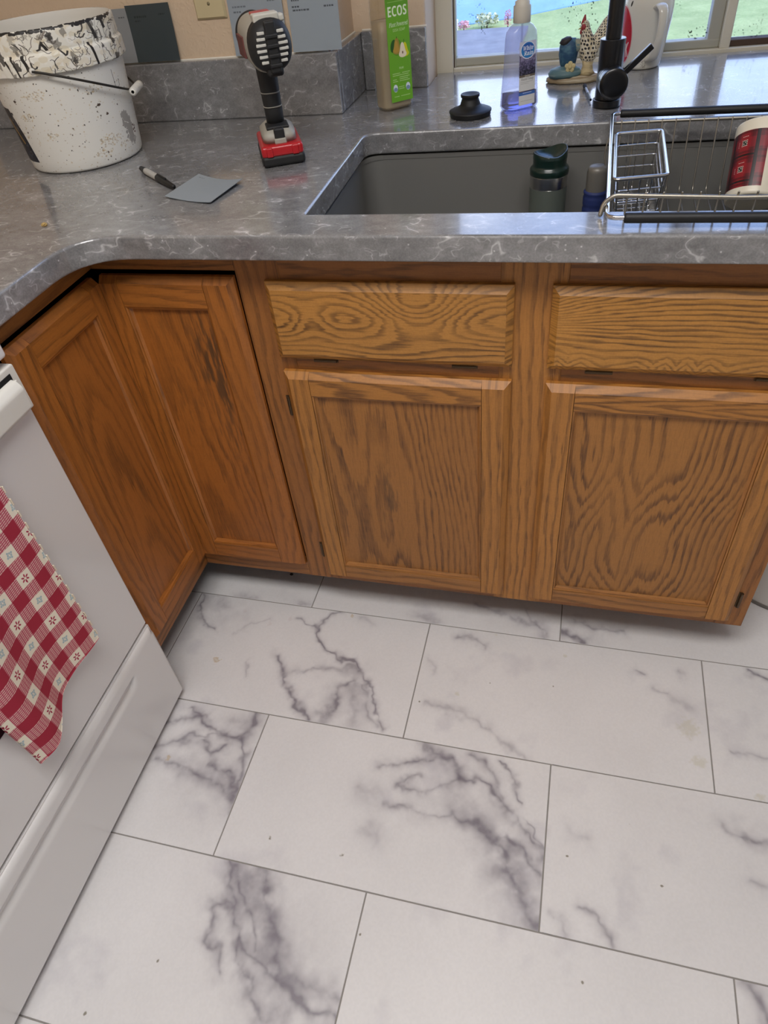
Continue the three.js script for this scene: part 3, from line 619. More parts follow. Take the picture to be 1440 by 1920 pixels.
// paint bucket
{
  const t = thing('paint_bucket', 'white plastic bucket spattered with dark paint standing in the worktop corner', 'bucket', [-0.664, T, -0.366]);
  const bodyTex = canvasTex(2048, 768, (g, w, h) => {
    g.fillStyle = '#e4e2db'; g.fillRect(0, 0, w, h);
    const X = (deg) => ((deg + 360) % 360) / 360 * w, Yh = (m) => h - m / 0.172 * h, blob = (x, y, r, col, st = 1) => { g.fillStyle = col; g.beginPath(); const n = 12, o = rnd() * 9; for (let i = 0; i <= n; i++) { const a = i / n * 6.283, q = r * (0.6 + 0.7 * hash2(i % n, Math.floor(x), Math.floor(o * 9))); g.lineTo(x + Math.cos(a) * q, y + Math.sin(a) * q * st); } g.fill(); };
    const tan = ['rgba(196,176,140,0.6)', 'rgba(210,196,166,0.6)', 'rgba(170,148,116,0.55)', 'rgba(160,146,124,0.5)'], darks = ['#4b443c', '#6b6256', '#39332d'];
    for (let k = 0; k < 520; k++) { const deg = rr(-70, 140), y = rr(0.005, 0.17); blob(X(deg), Yh(y), rr(1, 5), tan[k & 3], rr(0.7, 2)); }
    for (const [d, y, s, n] of [[62, 0.045, 22, 90], [52, 0.028, 16, 50], [-8, 0.105, 14, 50], [8, 0.14, 18, 40], [78, 0.03, 12, 30], [60, 0.135, 16, 40], [10, 0.07, 10, 26]]) for (let k = 0; k < n; k++) { const a = rnd() * 6.28, r = Math.sqrt(rnd()); blob(X(d + Math.cos(a) * r * s * 0.6), Yh(y) + Math.sin(a) * r * s * 2.4, rr(1.2, 6), tan[k & 3], rr(0.8, 1.8)); }
    for (let k = 0; k < 120; k++) { const deg = rr(-60, 130), y = rr(0.005, 0.165); blob(X(deg), Yh(y), rr(1, 4.2), darks[k % 3], rr(1, 2.4)); }
    for (const [d, y, r] of [[60, 0.108, 11], [66, 0.09, 8], [-14, 0.132, 8], [-16, 0.078, 6], [-30, 0.168, 12]]) { blob(X(d), Yh(y), r, '#4a3a2e', 1.2); }
    // scuffed grey patch low on the right
    for (let k = 0; k < 46; k++) { const f = rnd(); blob(X(88 + rr(-6, 6)) + f * 26 - 10, Yh(0.082 - f * 0.055), rr(6, 17), '#a19d97', rr(1.2, 2.6)); }
    for (let k = 0; k < 12; k++) blob(X(99 + rr(-3, 3)), Yh(rr(0.04, 0.055)), rr(3, 7), '#5a4238', 1.4);
    for (let k = 0; k < 8; k++) blob(X(96 + rr(-4, 4)), Yh(rr(0.02, 0.04)), rr(3, 8), '#b3afa8', 1.4);
    // torn label remains on the left
    g.fillStyle = '#1d2230'; g.beginPath(); g.moveTo(X(-20), Yh(0.022)); g.lineTo(X(-24), Yh(0.075)); g.lineTo(X(-31), Yh(0.118)); g.lineTo(X(-75), Yh(0.122)); g.lineTo(X(-75), Yh(0.02)); g.fill();
    for (let k = 0; k < 60; k++) blob(X(rr(-58, -24)), Yh(rr(0.028, 0.11)), rr(2, 12), ['#3c4456', '#0d0f16', '#6d6a66', '#2a3142'][k & 3], rr(1, 2.6));
    g.strokeStyle = '#a9853c'; g.lineWidth = 16; g.beginPath(); g.moveTo(X(-42), Yh(0.1)); g.lineTo(X(-31), Yh(0.055)); g.stroke(); 
    // thin hand-drawn strokes
    g.strokeStyle = '#5b5550'; g.lineWidth = 3; g.beginPath(); g.moveTo(X(83), Yh(0.156)); g.lineTo(X(84), Yh(0.128)); g.quadraticCurveTo(X(87), Yh(0.122), X(90), Yh(0.128)); g.lineTo(X(90), Yh(0.138)); g.stroke();
  });
  const bandTex = canvasTex(2048, 256, (g, w, h) => {
    g.fillStyle = '#e6e2d6'; g.fillRect(0, 0, w, h);
    const at = (deg) => ((deg + 360) % 360) / 360 * w;
    for (let k = 0; k < 380; k++) { g.fillStyle = ['#dfd3bb', '#efece2', '#d6c8ac', '#f2efe8'][k & 3]; g.globalAlpha = 0.55; g.beginPath(); g.ellipse(at(rr(-80, 150)), rr(0, h), rr(3, 22), rr(4, 30), rr(0, 3), 0, 7); g.fill(); }
    g.globalAlpha = 1;
    for (let k = 0; k < 150; k++) { const d = rr(-70, 120), x = at(d), y = rr(0, h); g.strokeStyle = ['#2a2724', '#4e4943', '#8a8177', '#3a3532'][k & 3]; g.lineWidth = rr(1, k % 7 ? 4 : 11); g.beginPath(); g.moveTo(x, y); let a = rr(0, 6.3), px = x, py = y; for (let q = 0; q < 5; q++) { a += rr(-1, 1); px += Math.cos(a) * rr(4, 16); py += Math.sin(a) * rr(6, 26); g.lineTo(px, py); } g.stroke(); }
    for (const [d, y0, y1, l] of [[72, 10, 110, 16], [66, 120, 250, 12], [12, 130, 220, 14], [3, 130, 250, 8], [85, 0, 70, 20], [30, 80, 120, 14], [-2, 150, 250, 10]]) { g.strokeStyle = '#231f1d'; g.lineWidth = l; g.beginPath(); g.moveTo(at(d), y0); g.lineTo(at(d) + 11, (y0 + y1) / 2); g.lineTo(at(d) + 17, y1); g.stroke(); }
    for (let k = 0; k < 46; k++) { const d = rr(-70, 110), x = at(d), y = rr(0, h); g.fillStyle = ['rgba(60,56,52,0.45)', 'rgba(34,31,30,0.7)', 'rgba(120,112,102,0.4)'][k % 3]; g.beginPath(); let r0 = rr(6, 20); for (let q = 0; q <= 14; q++) { const a = q / 14 * 6.283, rq = r0 * (0.45 + 0.9 * hash2(q % 14, k, 3)); g.lineTo(x + Math.cos(a) * rq, y + Math.sin(a) * rq * 1.8); } g.fill(); }
    for (let k = 0; k < 130; k++) { g.fillStyle = '#1f1c1a'; g.beginPath(); g.ellipse(at(rr(-60, 105)), rr(0, 16), rr(4, 18), rr(3, 10), 0, 0, 7); g.fill(); }
  });
  const P = { roughness: 0.5 };
  const mBody = std({ map: bodyTex, ...P }), mBand = std({ map: bandTex, ...P }), mIn = std({ color: 0xdedbd3, roughness: 0.6 });
  part('body', latheY([[0.104, 0], [0.110, 0.002], [0.1125, 0.006], [0.1145, 0.02], [0.1145, 0.0205], [0.1275, 0.172]], 96, 0, 0.172), mBody, t);
  const band = latheY([[0.1275, 0.170], [0.1335, 0.171], [0.1352, 0.173], [0.1355, 0.198], [0.1335, 0.201], [0.1300, 0.2025], [0.1300, 0.206], [0.1312, 0.2085], [0.1312, 0.231], [0.1300, 0.2375], [0.1275, 0.239]], 180, 0.170, 0.239);
  const bp = band.attributes.position, bn = band.attributes.normal;               // moulded ribs and lumps of dried paint
  for (let i = 0; i < bp.count; i++) { const x = bp.getX(i), y = bp.getY(i), z = bp.getZ(i), a = Math.atan2(x, z), k = 0.0011 * fbm(a * 9, y * 120, 611, 3) + (Math.sin(a * 44) > 0.8 ? 0.0009 : 0); bp.setXYZ(i, x + Math.sin(a) * k, y + 0.0012 * fbm(a * 22, y * 40, 617, 2), z + Math.cos(a) * k); }
  band.computeVertexNormals();
  part('rim', band, mBand, t);
  part('inside', lathe([[0.1275, 0.239], [0.1255, 0.238], [0.1245, 0.225], [0.1215, 0.15], [0.109, 0.012], [0, 0.008]], 96), mIn, t);
  part('underside', lathe([[0, 0.001], [0.104, 0.0002]], 48), mIn, t);
  // wire bail, hanging to the right, with its grip tube
  const cx = Math.sin(0.30), cz = Math.cos(0.30), sx = cz, sz = -cx;              // ear direction, and the side the bail falls to
  const bail = []; for (let k = 0; k <= 28; k++) { const a = k / 28 * Math.PI, e = Math.cos(a) * 0.1385, f = Math.sin(a); bail.push([cx * e + sx * 0.1345 * f ** 0.85, 0.180 - 0.070 * f + 0.012 * Math.sin(2 * a), cz * e + sz * 0.1345 * f ** 0.85]); }
  part('bail', tube(bail, 0.0021, 120, 8), std({ color: 0x35322e, metalness: 0.6, roughness: 0.5 }), t, 'dark wire bail spotted with paint');
  const mid = bail[14], gdir = [cx, cz];
  const grip = lathe([[0.003, -0.034], [0.0075, -0.034], [0.0078, -0.022], [0.0066, -0.021], [0.0066, -0.016], [0.0078, -0.015], [0.0078, -0.004], [0.0068, -0.003], [0.0068, 0.003], [0.0078, 0.004], [0.0078, 0.015], [0.0066, 0.016], [0.0066, 0.021], [0.0078, 0.022], [0.0075, 0.034], [0.003, 0.034]], 20);
  grip.rotateX(Math.PI / 2).rotateY(0.30).translate(mid[0] + sx * 0.004, mid[1] + 0.002, mid[2] + sz * 0.004);
  part('grip', grip, mWhitePlastic, t);
  for (const s of [1, -1]) part('ear', lathe([[0, -0.006], [0.005, -0.006], [0.0055, 0.0], [0.004, 0.002], [0, 0.003]], 20).rotateX(Math.PI / 2 * s).rotateY(0.30).translate(cx * 0.1365 * s, 0.180, cz * 0.1365 * s), mIn, t);
}
// marker pen and paint card
{
  const a = [-0.484, T + 0.0062, -0.262], b = [-0.356, T + 0.0062, -0.150], L = Math.hypot(b[0] - a[0], b[2] - a[2]);
  const t = thing('marker_pen', 'grey barrelled marker pen with a black cap beside the blue-grey paint card', 'pen', [a[0], a[1], a[2]], Math.atan2(b[0] - a[0], b[2] - a[2]));
  const lx = (p) => lathe(p, 28).rotateX(Math.PI / 2);
  part('barrel', lx([[0.0056, L * 0.17], [0.0060, L * 0.2], [0.0060, L * 0.56], [0.0050, L * 0.565]]), phy({ color: 0xb3b1ab, roughness: 0.4 }), t);
  part('end_plug', lx([[0, 0], [0.0030, 0.0004], [0.0042, 0.004], [0.0058, L * 0.165], [0.0058, L * 0.178]]), std({ color: 0x0c0c0d, roughness: 0.5 }), t);
  part('cap', join([lx([[0.0056, L * 0.53], [0.0062, L * 0.535], [0.0062, L * 0.70], [0.0052, L * 0.84], [0.0042, L * 0.985], [0.003, L * 0.998], [0, L]]), box(-0.0016, 0.0016, 0.0055, 0.0082, L * 0.555, L * 0.80, 0.0007, 1)]), std({ color: 0x0c0c0d, roughness: 0.5 }), t);
}
const smallPrint = (g, x, y, w, col, hgt = 5) => { g.fillStyle = col; for (let q = x; q < x + w;) { const k = 4 + rnd() * 9; g.fillRect(q, y, Math.min(k, x + w - q), hgt); q += k + 3; } };
{
  const c = [[-0.357, -0.112], [-0.254, -0.079], [-0.237, -0.187], [-0.338, -0.218]];
  const cardTex = canvasTex(256, 256, (g) => { g.fillStyle = '#8d959b'; g.fillRect(0, 0, 256, 256); smallPrint(g, 20, 24, 30, '#5f676d', 4); });
  const N = 10, pos = [], uv = [], idx = [];
  for (const dy of [0, -0.0006]) for (let j = 0; j <= N; j++) for (let i = 0; i <= N; i++) { const u = i / N, v = j / N, x = (1 - u) * (1 - v) * c[0][0] + u * (1 - v) * c[1][0] + u * v * c[2][0] + (1 - u) * v * c[3][0], z = (1 - u) * (1 - v) * c[0][1] + u * (1 - v) * c[1][1] + u * v * c[2][1] + (1 - u) * v * c[3][1]; pos.push(x, T + 0.0012 + dy + 0.0055 * (2 * u - 1) ** 2 * (0.5 + 0.5 * v), z); uv.push(u, v); }
  const n = (N + 1) ** 2; for (let j = 0; j < N; j++) for (let i = 0; i < N; i++) { const a = j * (N + 1) + i, b = a + N + 1; idx.push(a, a + 1, b, b, a + 1, b + 1, n + a, n + b, n + a + 1, n + b, n + b + 1, n + a + 1); }
  for (let i = 0; i < N; i++) for (const [p, q] of [[i, i + 1], [N * (N + 1) + i, N * (N + 1) + i + 1], [i * (N + 1), (i + 1) * (N + 1)], [i * (N + 1) + N, (i + 1) * (N + 1) + N]]) idx.push(p, q, p + n, q, q + n, p + n);
  const g = new THREE.BufferGeometry(); g.setAttribute('position', new THREE.Float32BufferAttribute(pos, 3)); g.setAttribute('uv', new THREE.Float32BufferAttribute(uv, 2)); g.setIndex(idx); g.computeVertexNormals();
  solo('paint_card', 'square blue-grey paint sample card lying on the worktop beside the marker', 'card', g, std({ map: cardTex, roughness: 0.6 }));
}
// paint cards leaning on the wall, standing on the splashback
{
  const card = (x0, x1, y1, col, ink, label, lean, extra) => {
    const w = x1 - x0, h = y1 - 1.0667, s = 2048, W = Math.round(w * s), Hh = Math.round(h * s);
    const tex = canvasTex(W, Hh, (g) => { g.fillStyle = col; g.fillRect(0, 0, W, Hh); extra?.(g, W, Hh, ink); });
    const side = std({ color: col, roughness: 0.55 });
    const g = new THREE.BoxGeometry(w, h, 0.0007, 1, 12, 1); g.translate(0, h / 2, 0);
    const p = g.attributes.position; for (let i = 0; i < p.count; i++) { const q = p.getY(i) / h; p.setZ(i, p.getZ(i) - 0.010 * q * (2 - q) * lean); }
    const m = solo('paint_card', label, 'card', g, [side, side, side, side, std({ map: tex, roughness: 0.5 }), side], [(x0 + x1) / 2, 1.0693, -0.6235]);
    return m;
  };
  card(-0.745, -0.6405, 1.166, '#8f9294', '#55585a', 'mid grey paint card on the splashback, partly behind the white bucket', 0.6, (g, W) => { smallPrint(g, W - 45, 30, 30, '#5a5d60'); }).position.z = -0.6255;
  card(-0.6405, -0.5355, 1.170, '#3d4649', '#20282a', 'dark slate paint card leaning on the wall above the splashback', 0.8, (g, W) => { smallPrint(g, 34, 40, 60, '#262e31', 7); smallPrint(g, 34, 56, 26, '#262e31', 5); smallPrint(g, W - 60, 36, 32, '#262e31', 6); });
  card(-0.400, -0.2785, 1.218, '#98a1a9', '#5b646b', 'light blue-grey paint card on the splashback, half hidden by the drill', 0.9, (g, W, Hh) => { const y = Hh - Math.round((1.158 - 1.0667) * 2048); smallPrint(g, 20, y + 10, 62, '#6f777d', 6); smallPrint(g, 22, y + 28, 36, '#666e74', 6); smallPrint(g, W - 66, y - 4, 36, '#666e74', 6); });
  card(-0.267, -0.159, 1.222, '#99a3ab', '#3a4046', 'light blue-grey paint card with a printed oval, beside the splashback corner', 0.9, (g, W, Hh) => {
    const y = Hh - Math.round((1.158 - 1.0667) * 2048);
    smallPrint(g, 18, y - 16, 50, '#4d5459', 7); smallPrint(g, 18, y + 4, 34, '#4d5459', 6); smallPrint(g, 18, y + 26, 32, '#4d5459', 6); smallPrint(g, 20, y + 38, 76, '#4d5459', 6);
    smallPrint(g, W - 62, y + 30, 42, '#4d5459', 6); g.strokeStyle = '#23272b'; g.lineWidth = 6; g.beginPath(); g.ellipse(W - 56, y - 16, 34, 22, 0, 0, 7); g.stroke(); g.fillStyle = '#4d545b'; g.beginPath(); g.ellipse(W - 56, y - 16, 25, 14, 0, 0, 7); g.fill(); g.fillStyle = '#c9cfd4'; g.fillRect(W - 74, y - 19, 36, 6);
  });
}
{
  const t = thing('switch_plate', 'almond coloured switch plate with a screw on the beige wall', 'switch', [-0.4425, 1.194, -0.6368]);
  const m = phy({ color: 0xcdbd95, roughness: 0.4 });
  part('plate', metreUV(board(-0.035, 0.035, -0.0575, 0.0575, 0, 0.0015, 0.006, [0.004, 0.004, 0.004, 0.004])), m, t);
  part('toggle', box(-0.005, 0.005, -0.012, 0.012, 0.0055, 0.012, 0.0015, 2), m, t);
  for (const y of [-0.030, 0.030]) part('screw', lathe([[0, 0.0078], [0.0016, 0.0078], [0.0032, 0.0066], [0.0034, 0.0058]], 16).rotateX(Math.PI / 2).translate(0, y, 0), std({ color: 0x8a7f62, metalness: 0.5, roughness: 0.5 }), t);
}
// cordless drill, seen from behind
{
  const f = new THREE.Vector3(-0.475, 0, -0.88).normalize();
  const t = thing('cordless_drill', 'grey and black cordless drill standing upright on its red battery', 'drill', [-0.2135, T, -0.329], Math.atan2(f.x, f.z) - 0.05);
  const mGrey = phy({ color: 0xa39f94, roughness: 0.5 }), mBk = std({ color: 0x1b1b1c, roughness: 0.6 }), mRed = phy({ color: 0xb5161f, roughness: 0.35, clearcoat: 0.3 });
  const RB = (w, h, l, x, y, z, r) => new RoundedBoxGeometry(w, h, l, 3, r).translate(x, y, z);
  const bat = part('battery', RB(0.080, 0.0185, 0.126, 0, 0.0095, 0, 0.006), mBk, t);
  part('battery_cover', join([RB(0.078, 0.020, 0.124, 0, 0.0258, 0, 0.006), RB(0.012, 0.016, 0.006, 0.024, 0.0255, -0.0615, 0.002), RB(0.012, 0.016, 0.006, -0.024, 0.0255, -0.0615, 0.002)]), mRed, t, 'red battery top');
  const fs = rings([[0, 0.0345, 0.002, 0.0315, 0.050], [0, 0.049, 0.003, 0.0315, 0.048], [0, 0.055, 0.004, 0.024, 0.040], [0, 0.060, 0.006, 0.018, 0.026]], 40, 5);
  part('foot', fs, mGrey, t);
  part('foot_cap', join([RB(0.042, 0.006, 0.040, 0, 0.0575, -0.014, 0.0025), RB(0.019, 0.020, 0.012, 0, 0.050, -0.044, 0.003)]), mBk, t, 'black rubber cap on the foot');
  part('latch', RB(0.022, 0.009, 0.010, 0, 0.0395, -0.048, 0.002), mGrey, t);
  const hand = rings([[0, 0.058, 0.010, 0.0165, 0.023], [0, 0.075, 0.009, 0.0168, 0.022], [0, 0.10, 0.009, 0.0172, 0.0225], [0, 0.125, 0.010, 0.0178, 0.024], [0, 0.15, 0.012, 0.0185, 0.026], [0, 0.172, 0.012, 0.020, 0.030]], 36, 2.6);
  part('handle', hand, mBk, t);
  for (const y of [0.0855, 0.108]) part('handle_ring', rings([[0, y, 0.009, 0.0176, 0.0232], [0, y + 0.0022, 0.009, 0.0176, 0.0232]], 36, 2.6), mGrey, t);
  // motor housing along +z (forwards), rear cap towards the viewer
  const along = (list, pw) => rings(list.map(([z, y, rx, ry]) => [0, z, -y, rx, ry]), 40, pw).rotateX(Math.PI / 2);
  const head = (n, g, m) => part(n, g.translate(0, -0.188, 0).scale(1.08, 1.06, 1.12).rotateY(0.12).translate(-0.006, 0.1855, -0.016), m, t);
  head('housing', along([[-0.030, 0.187, 0.030, 0.036], [-0.012, 0.188, 0.034, 0.039], [0.03, 0.190, 0.034, 0.038], [0.07, 0.191, 0.031, 0.033], [0.088, 0.191, 0.027, 0.028]], 2.5), mGrey);
  head('rear_cap', along([[-0.054, 0.189, 0.020, 0.024], [-0.050, 0.189, 0.028, 0.031], [-0.040, 0.190, 0.0335, 0.036], [-0.028, 0.190, 0.0345, 0.038]], 2.3), mBk);
  head('rear_ridge', join([RB(0.017, 0.070, 0.010, 0, 0.189, -0.053, 0.003), ...[0.165, 0.178, 0.191, 0.204].map((y) => RB(0.019, 0.006, 0.006, 0, y, -0.0575, 0.002)), RB(0.026, 0.016, 0.02, 0, 0.156, -0.040, 0.005)]), mBk);
  for (const s of [-1, 1]) for (let k = 0; k < 6; k++) { const y = 0.170 + k * 0.0078, w = 0.0165 - Math.abs(k - 2.5) * 0.0021; head('vent_bar', RB(w, 0.0045, 0.006, s * (0.0095 + w / 2), y, -0.0515, 0.0012), std({ color: 0xc9c7bf, roughness: 0.5 })); }
  head('top_plate', join([RB(0.040, 0.012, 0.022, 0.0, 0.226, -0.028, 0.003), RB(0.014, 0.010, 0.018, -0.022, 0.223, -0.027, 0.003)]), std({ color: 0xc6c3b8, roughness: 0.5 }));
  head('badge', RB(0.030, 0.004, 0.022, 0, 0.2285, 0.008, 0.0015), mRed);
  head('side_panel', join([RB(0.004, 0.03, 0.05, 0.034, 0.185, 0.03, 0.001), RB(0.004, 0.03, 0.05, -0.034, 0.185, 0.03, 0.001)]), std({ color: 0x6a3a36, roughness: 0.6 }));
  head('collar', along([[0.082, 0.191, 0.030, 0.032], [0.094, 0.191, 0.031, 0.033], [0.106, 0.191, 0.027, 0.028]], 2), mBk);
  head('chuck', along([[0.104, 0.191, 0.0215, 0.0215], [0.128, 0.191, 0.021, 0.021], [0.142, 0.191, 0.012, 0.012], [0.148, 0.191, 0.007, 0.007]], 2), mBk);
  part('trigger', RB(0.013, 0.026, 0.016, 0, 0.140, 0.037, 0.004), mRed, t);
  part('direction_switch', RB(0.046, 0.008, 0.011, 0, 0.158, 0.026, 0.003), mRed, t);
}
// clear bottles
const clear = (color, o = {}) => phy({ color, transmission: 1, thickness: 0, roughness: 0.06, ior: 1.45, ...o });
{
  const t = thing('dish_soap_bottle', 'tall clear dish soap bottle with a bright green pear label', 'bottle', [-0.0615, T, -0.652], 0.73);
  const w = 0.0365, d = 0.026, S = (y, a, b) => [0, y, 0, a, b];
  part('bottle', rings([S(0.0, w - 0.006, d - 0.006), S(0.0015, w - 0.002, d - 0.002), S(0.006, w, d), S(0.13, w - 0.0005, d), S(0.20, w - 0.002, d - 0.001), S(0.226, w - 0.008, d - 0.006), S(0.242, 0.016, 0.0155), S(0.25, 0.0135, 0.0135)], 56, 5), clear(0xf2efe6), t);
  part('liquid', rings([S(0.003, w - 0.0045, d - 0.0045), S(0.008, w - 0.0024, d - 0.0024), S(0.13, w - 0.003, d - 0.0024), S(0.160, w - 0.003, d - 0.0024)], 56, 5), phy({ color: 0xe8dcc8, transmission: 0.62, thickness: 0, roughness: 0.35, ior: 1.34 }), t);
  part('cap', join([new THREE.CylinderGeometry(0.0155, 0.0165, 0.022, 32).translate(0, 0.261, 0), new THREE.CylinderGeometry(0.006, 0.010, 0.014, 24).translate(0, 0.279, 0)]), mWhitePlastic, t);
  const lab = canvasTex(512, 1792, (g, W, Hh) => {
    g.fillStyle = '#6fae2e'; g.fillRect(0, 0, W, Hh); g.fillStyle = '#63a02a'; g.fillRect(0, 0, W, 330);
    g.strokeStyle = '#a8cf78'; g.lineWidth = 6; g.beginPath(); g.moveTo(50, 262); g.lineTo(430, 262); g.stroke();
    g.fillStyle = '#e9f4d8'; g.textAlign = 'center'; g.font = 'bold 205px sans-serif'; g.fillText('ECOS', W / 2, 470, 450);
    g.font = 'italic 84px serif'; g.fillText('Plant Powered', W / 2 + 10, 620, 430); g.font = '58px sans-serif'; g.fillStyle = '#c6e29d'; g.fillText('DISH SOAP', W / 2 + 20, 695, 300);
    g.save(); g.translate(0, -85);
    g.fillStyle = '#5c9427'; g.beginPath(); g.arc(205, 1020, 125, 0, 7); g.fill();
    g.fillStyle = '#2d5d23'; g.beginPath(); g.ellipse(120, 990, 62, 100, 0.35, 0, 7); g.fill();
    const pear = (x, y, s, c) => { g.fillStyle = c; g.beginPath(); g.moveTo(x, y - 120 * s); g.bezierCurveTo(x + 55 * s, y - 110 * s, x + 40 * s, y - 20 * s, x + 85 * s, y + 40 * s); g.bezierCurveTo(x + 110 * s, y + 120 * s, x - 110 * s, y + 120 * s, x - 85 * s, y + 40 * s); g.bezierCurveTo(x - 40 * s, y - 20 * s, x - 55 * s, y - 110 * s, x, y - 120 * s); g.fill(); };
    pear(205, 1010, 1.15, '#a08a3c'); pear(190, 1015, 0.85, '#b9953f'); pear(390, 1080, 1.0, '#d3d21f'); pear(330, 1080, 1.05, '#efe3c6'); g.fillStyle = '#6b4a2a'; g.beginPath(); g.ellipse(330, 1110, 14, 22, 0, 0, 7); g.fill(); g.fillStyle = '#32381e'; g.fillRect(200, 855, 12, 30); g.fillRect(368, 915, 10, 40);
    g.restore();
    g.fillStyle = '#d7ecb5'; g.font = '46px sans-serif'; g.fillText('PEAR', W / 2 + 20, 1275);
    const line = (x, y, l) => smallPrint(g, x, y, l, '#c3e29a', 12);
    line(60, 1330, 180); line(290, 1330, 180); line(60, 1360, 380); line(220, 1395, 240); line(60, 1425, 90); line(220, 1425, 200); line(60, 1455, 120); line(220, 1455, 240);
    for (const x of [110, 410]) { g.fillStyle = '#dfe8ee'; g.beginPath(); g.ellipse(x, 1570, 52, 62, 0, 0, 7); g.fill(); g.fillStyle = '#7f98b4'; g.beginPath(); g.ellipse(x, 1590, 46, 34, 0, 0, 7); g.fill(); }
    line(190, 1550, 130); line(190, 1580, 130); line(70, 1700, 120); line(230, 1700, 220);
  });
  const Lw = 0.052, Lh = 0.205, lg = new THREE.BoxGeometry(Lw, Lh, 0.0006); lg.translate(0.006, 0.016 + Lh / 2, d + 0.0006);
  const edge = std({ color: 0x6fae2e, roughness: 0.4 });
  part('label', lg, [edge, edge, edge, edge, phy({ map: lab, roughness: 0.35 }), edge], t);
}
{
  const t = thing('hand_soap_bottle', 'small clear hand soap bottle with some purple soap left in it', 'bottle', [0.2125, T, -0.609], 0.66);
  const S = (y, a, b) => [0, y, 0, a, b];
  part('bottle', rings([S(0.0, 0.031, 0.018), S(0.0012, 0.036, 0.0215), S(0.006, 0.0385, 0.0235), S(0.035, 0.0362, 0.0222), S(0.08, 0.0325, 0.0205), S(0.120, 0.031, 0.0195), S(0.132, 0.029, 0.018), S(0.141, 0.021, 0.0155), S(0.1445, 0.0145, 0.0135), S(0.150, 0.0135, 0.0135)], 56, 3.4), clear(0xe9ebf8, { transmission: 0.82, roughness: 0.22 }), t);
  part('liquid', rings([S(0.0025, 0.0335, 0.0195), S(0.006, 0.0362, 0.0212), S(0.030, 0.0346, 0.0204)], 56, 3.4), phy({ color: 0xc9cdf6, transmission: 1, thickness: 0.04, roughness: 0.04, ior: 1.34, attenuationColor: new THREE.Color(0x8a93e2), attenuationDistance: 0.08 }), t);
  const mCap = phy({ color: 0xc9c3b6, roughness: 0.5 });
  part('pump_collar', lathe([[0.013, 0.146], [0.0165, 0.146], [0.0168, 0.158], [0.0165, 0.172], [0.0140, 0.1735], [0.0138, 0.179], [0.0095, 0.181], [0.009, 0.186], [0.0055, 0.187], [0.005, 0.198], [0, 0.198]], 40), mCap, t);
  part('pump_head', join([new THREE.CylinderGeometry(0.012, 0.011, 0.012, 28).translate(0, 0.203, 0), tube([[0, 0.204, 0], [0.02, 0.205, 0.006], [0.034, 0.201, 0.010]], 0.0042, 14, 8)]), mCap, t);
  part('dip_tube', new THREE.CylinderGeometry(0.0022, 0.0022, 0.14, 10).translate(0.004, 0.078, -0.004), clear(0xe4e6ee), t);
  const lab = canvasTex(512, 1408, (g, W, Hh) => {
    g.fillStyle = '#d9d8d4'; g.fillRect(0, 0, W, Hh); g.fillStyle = '#c9cbe0'; g.fillRect(0, 0, W, 330);
    const gr = [['#8b84a6', 300], ['#5d5674', 420], ['#3c3a52', 520], ['#201f2c', 600]]; for (const [c, y] of gr) { g.fillStyle = c; g.fillRect(0, y, W, 130); }
    for (let k = 0; k < 420; k++) { g.fillStyle = ['#7a7396', '#4b4566', '#2a2838', '#9a93b4'][k & 3]; g.globalAlpha = 0.55; g.beginPath(); g.ellipse(rr(0, W), rr(300, 720), rr(4, 16), rr(6, 26), rr(-0.5, 0.5), 0, 7); g.fill(); } g.globalAlpha = 1;
    g.fillStyle = '#e8e8f2'; g.beginPath(); g.ellipse(W / 2, 190, 228, 190, 0, 0, 7); g.fill(); g.fillStyle = '#2f7fc2'; g.beginPath(); g.ellipse(W / 2, 190, 208, 170, 0, 0, 7); g.fill(); g.fillStyle = '#2a5db0'; g.beginPath(); g.ellipse(W / 2, 140, 170, 100, 0, 0, 7); g.fill();
    g.fillStyle = '#f0f4fb'; g.textAlign = 'center'; g.font = 'italic bold 128px serif'; g.fillText('White', W / 2, 190, 330); g.fillText('Rain', W / 2 + 14, 300, 290);
    g.fillStyle = '#6a5f52'; g.fillRect(0, 725, W, 50); g.fillStyle = '#efe8d8'; g.font = '44px sans-serif'; g.fillText('lavender', W / 2, 764, 400);
    g.fillStyle = '#57504a'; g.font = '76px serif'; g.fillText('Hand Soap', W / 2, 845, 440); smallPrint(g, 50, 880, 380, '#8d8a84', 8); smallPrint(g, 50, 915, 250, '#8d8a84', 8);
    g.fillStyle = '#4b3a4a'; g.fillRect(0, 1085, W, 24); g.fillStyle = '#3f69b0'; g.fillRect(0, 1108, W, 76); smallPrint(g, 120, 1125, 280, '#c9d6ee', 16); smallPrint(g, 60, 1310, 370, '#8d8a84', 8);
  });
  // curved sheet following the front of the bottle
  const N = 8, M = 16, pos = [], uv = [], idx = [];
  for (const off of [0.0005, 0.0001]) for (let j = 0; j <= M; j++) for (let i = 0; i <= N; i++) { const y = 0.009 + 0.108 * j / M, x = 0.0025 + (i / N - 0.5) * 0.0375, a = mix(0.0385, 0.031, Math.min(1, (y - 0.006) / 0.114)), b = mix(0.0235, 0.0195, Math.min(1, (y - 0.006) / 0.114)); pos.push(x, y, b * Math.pow(1 - Math.pow(Math.min(1, Math.abs(x) / a), 3.4), 1 / 3.4) + 0.0012 + off); uv.push(i / N, j / M); }
  const n = (N + 1) * (M + 1); for (let j = 0; j < M; j++) for (let i = 0; i < N; i++) { const a = j * (N + 1) + i, b = a + N + 1; idx.push(a, a + 1, b, b, a + 1, b + 1, n + a, n + b, n + a + 1, n + b, n + b + 1, n + a + 1); }
  const g = new THREE.BufferGeometry(); g.setAttribute('position', new THREE.Float32BufferAttribute(pos, 3)); g.setAttribute('uv', new THREE.Float32BufferAttribute(uv, 2)); g.setIndex(idx); g.computeVertexNormals();
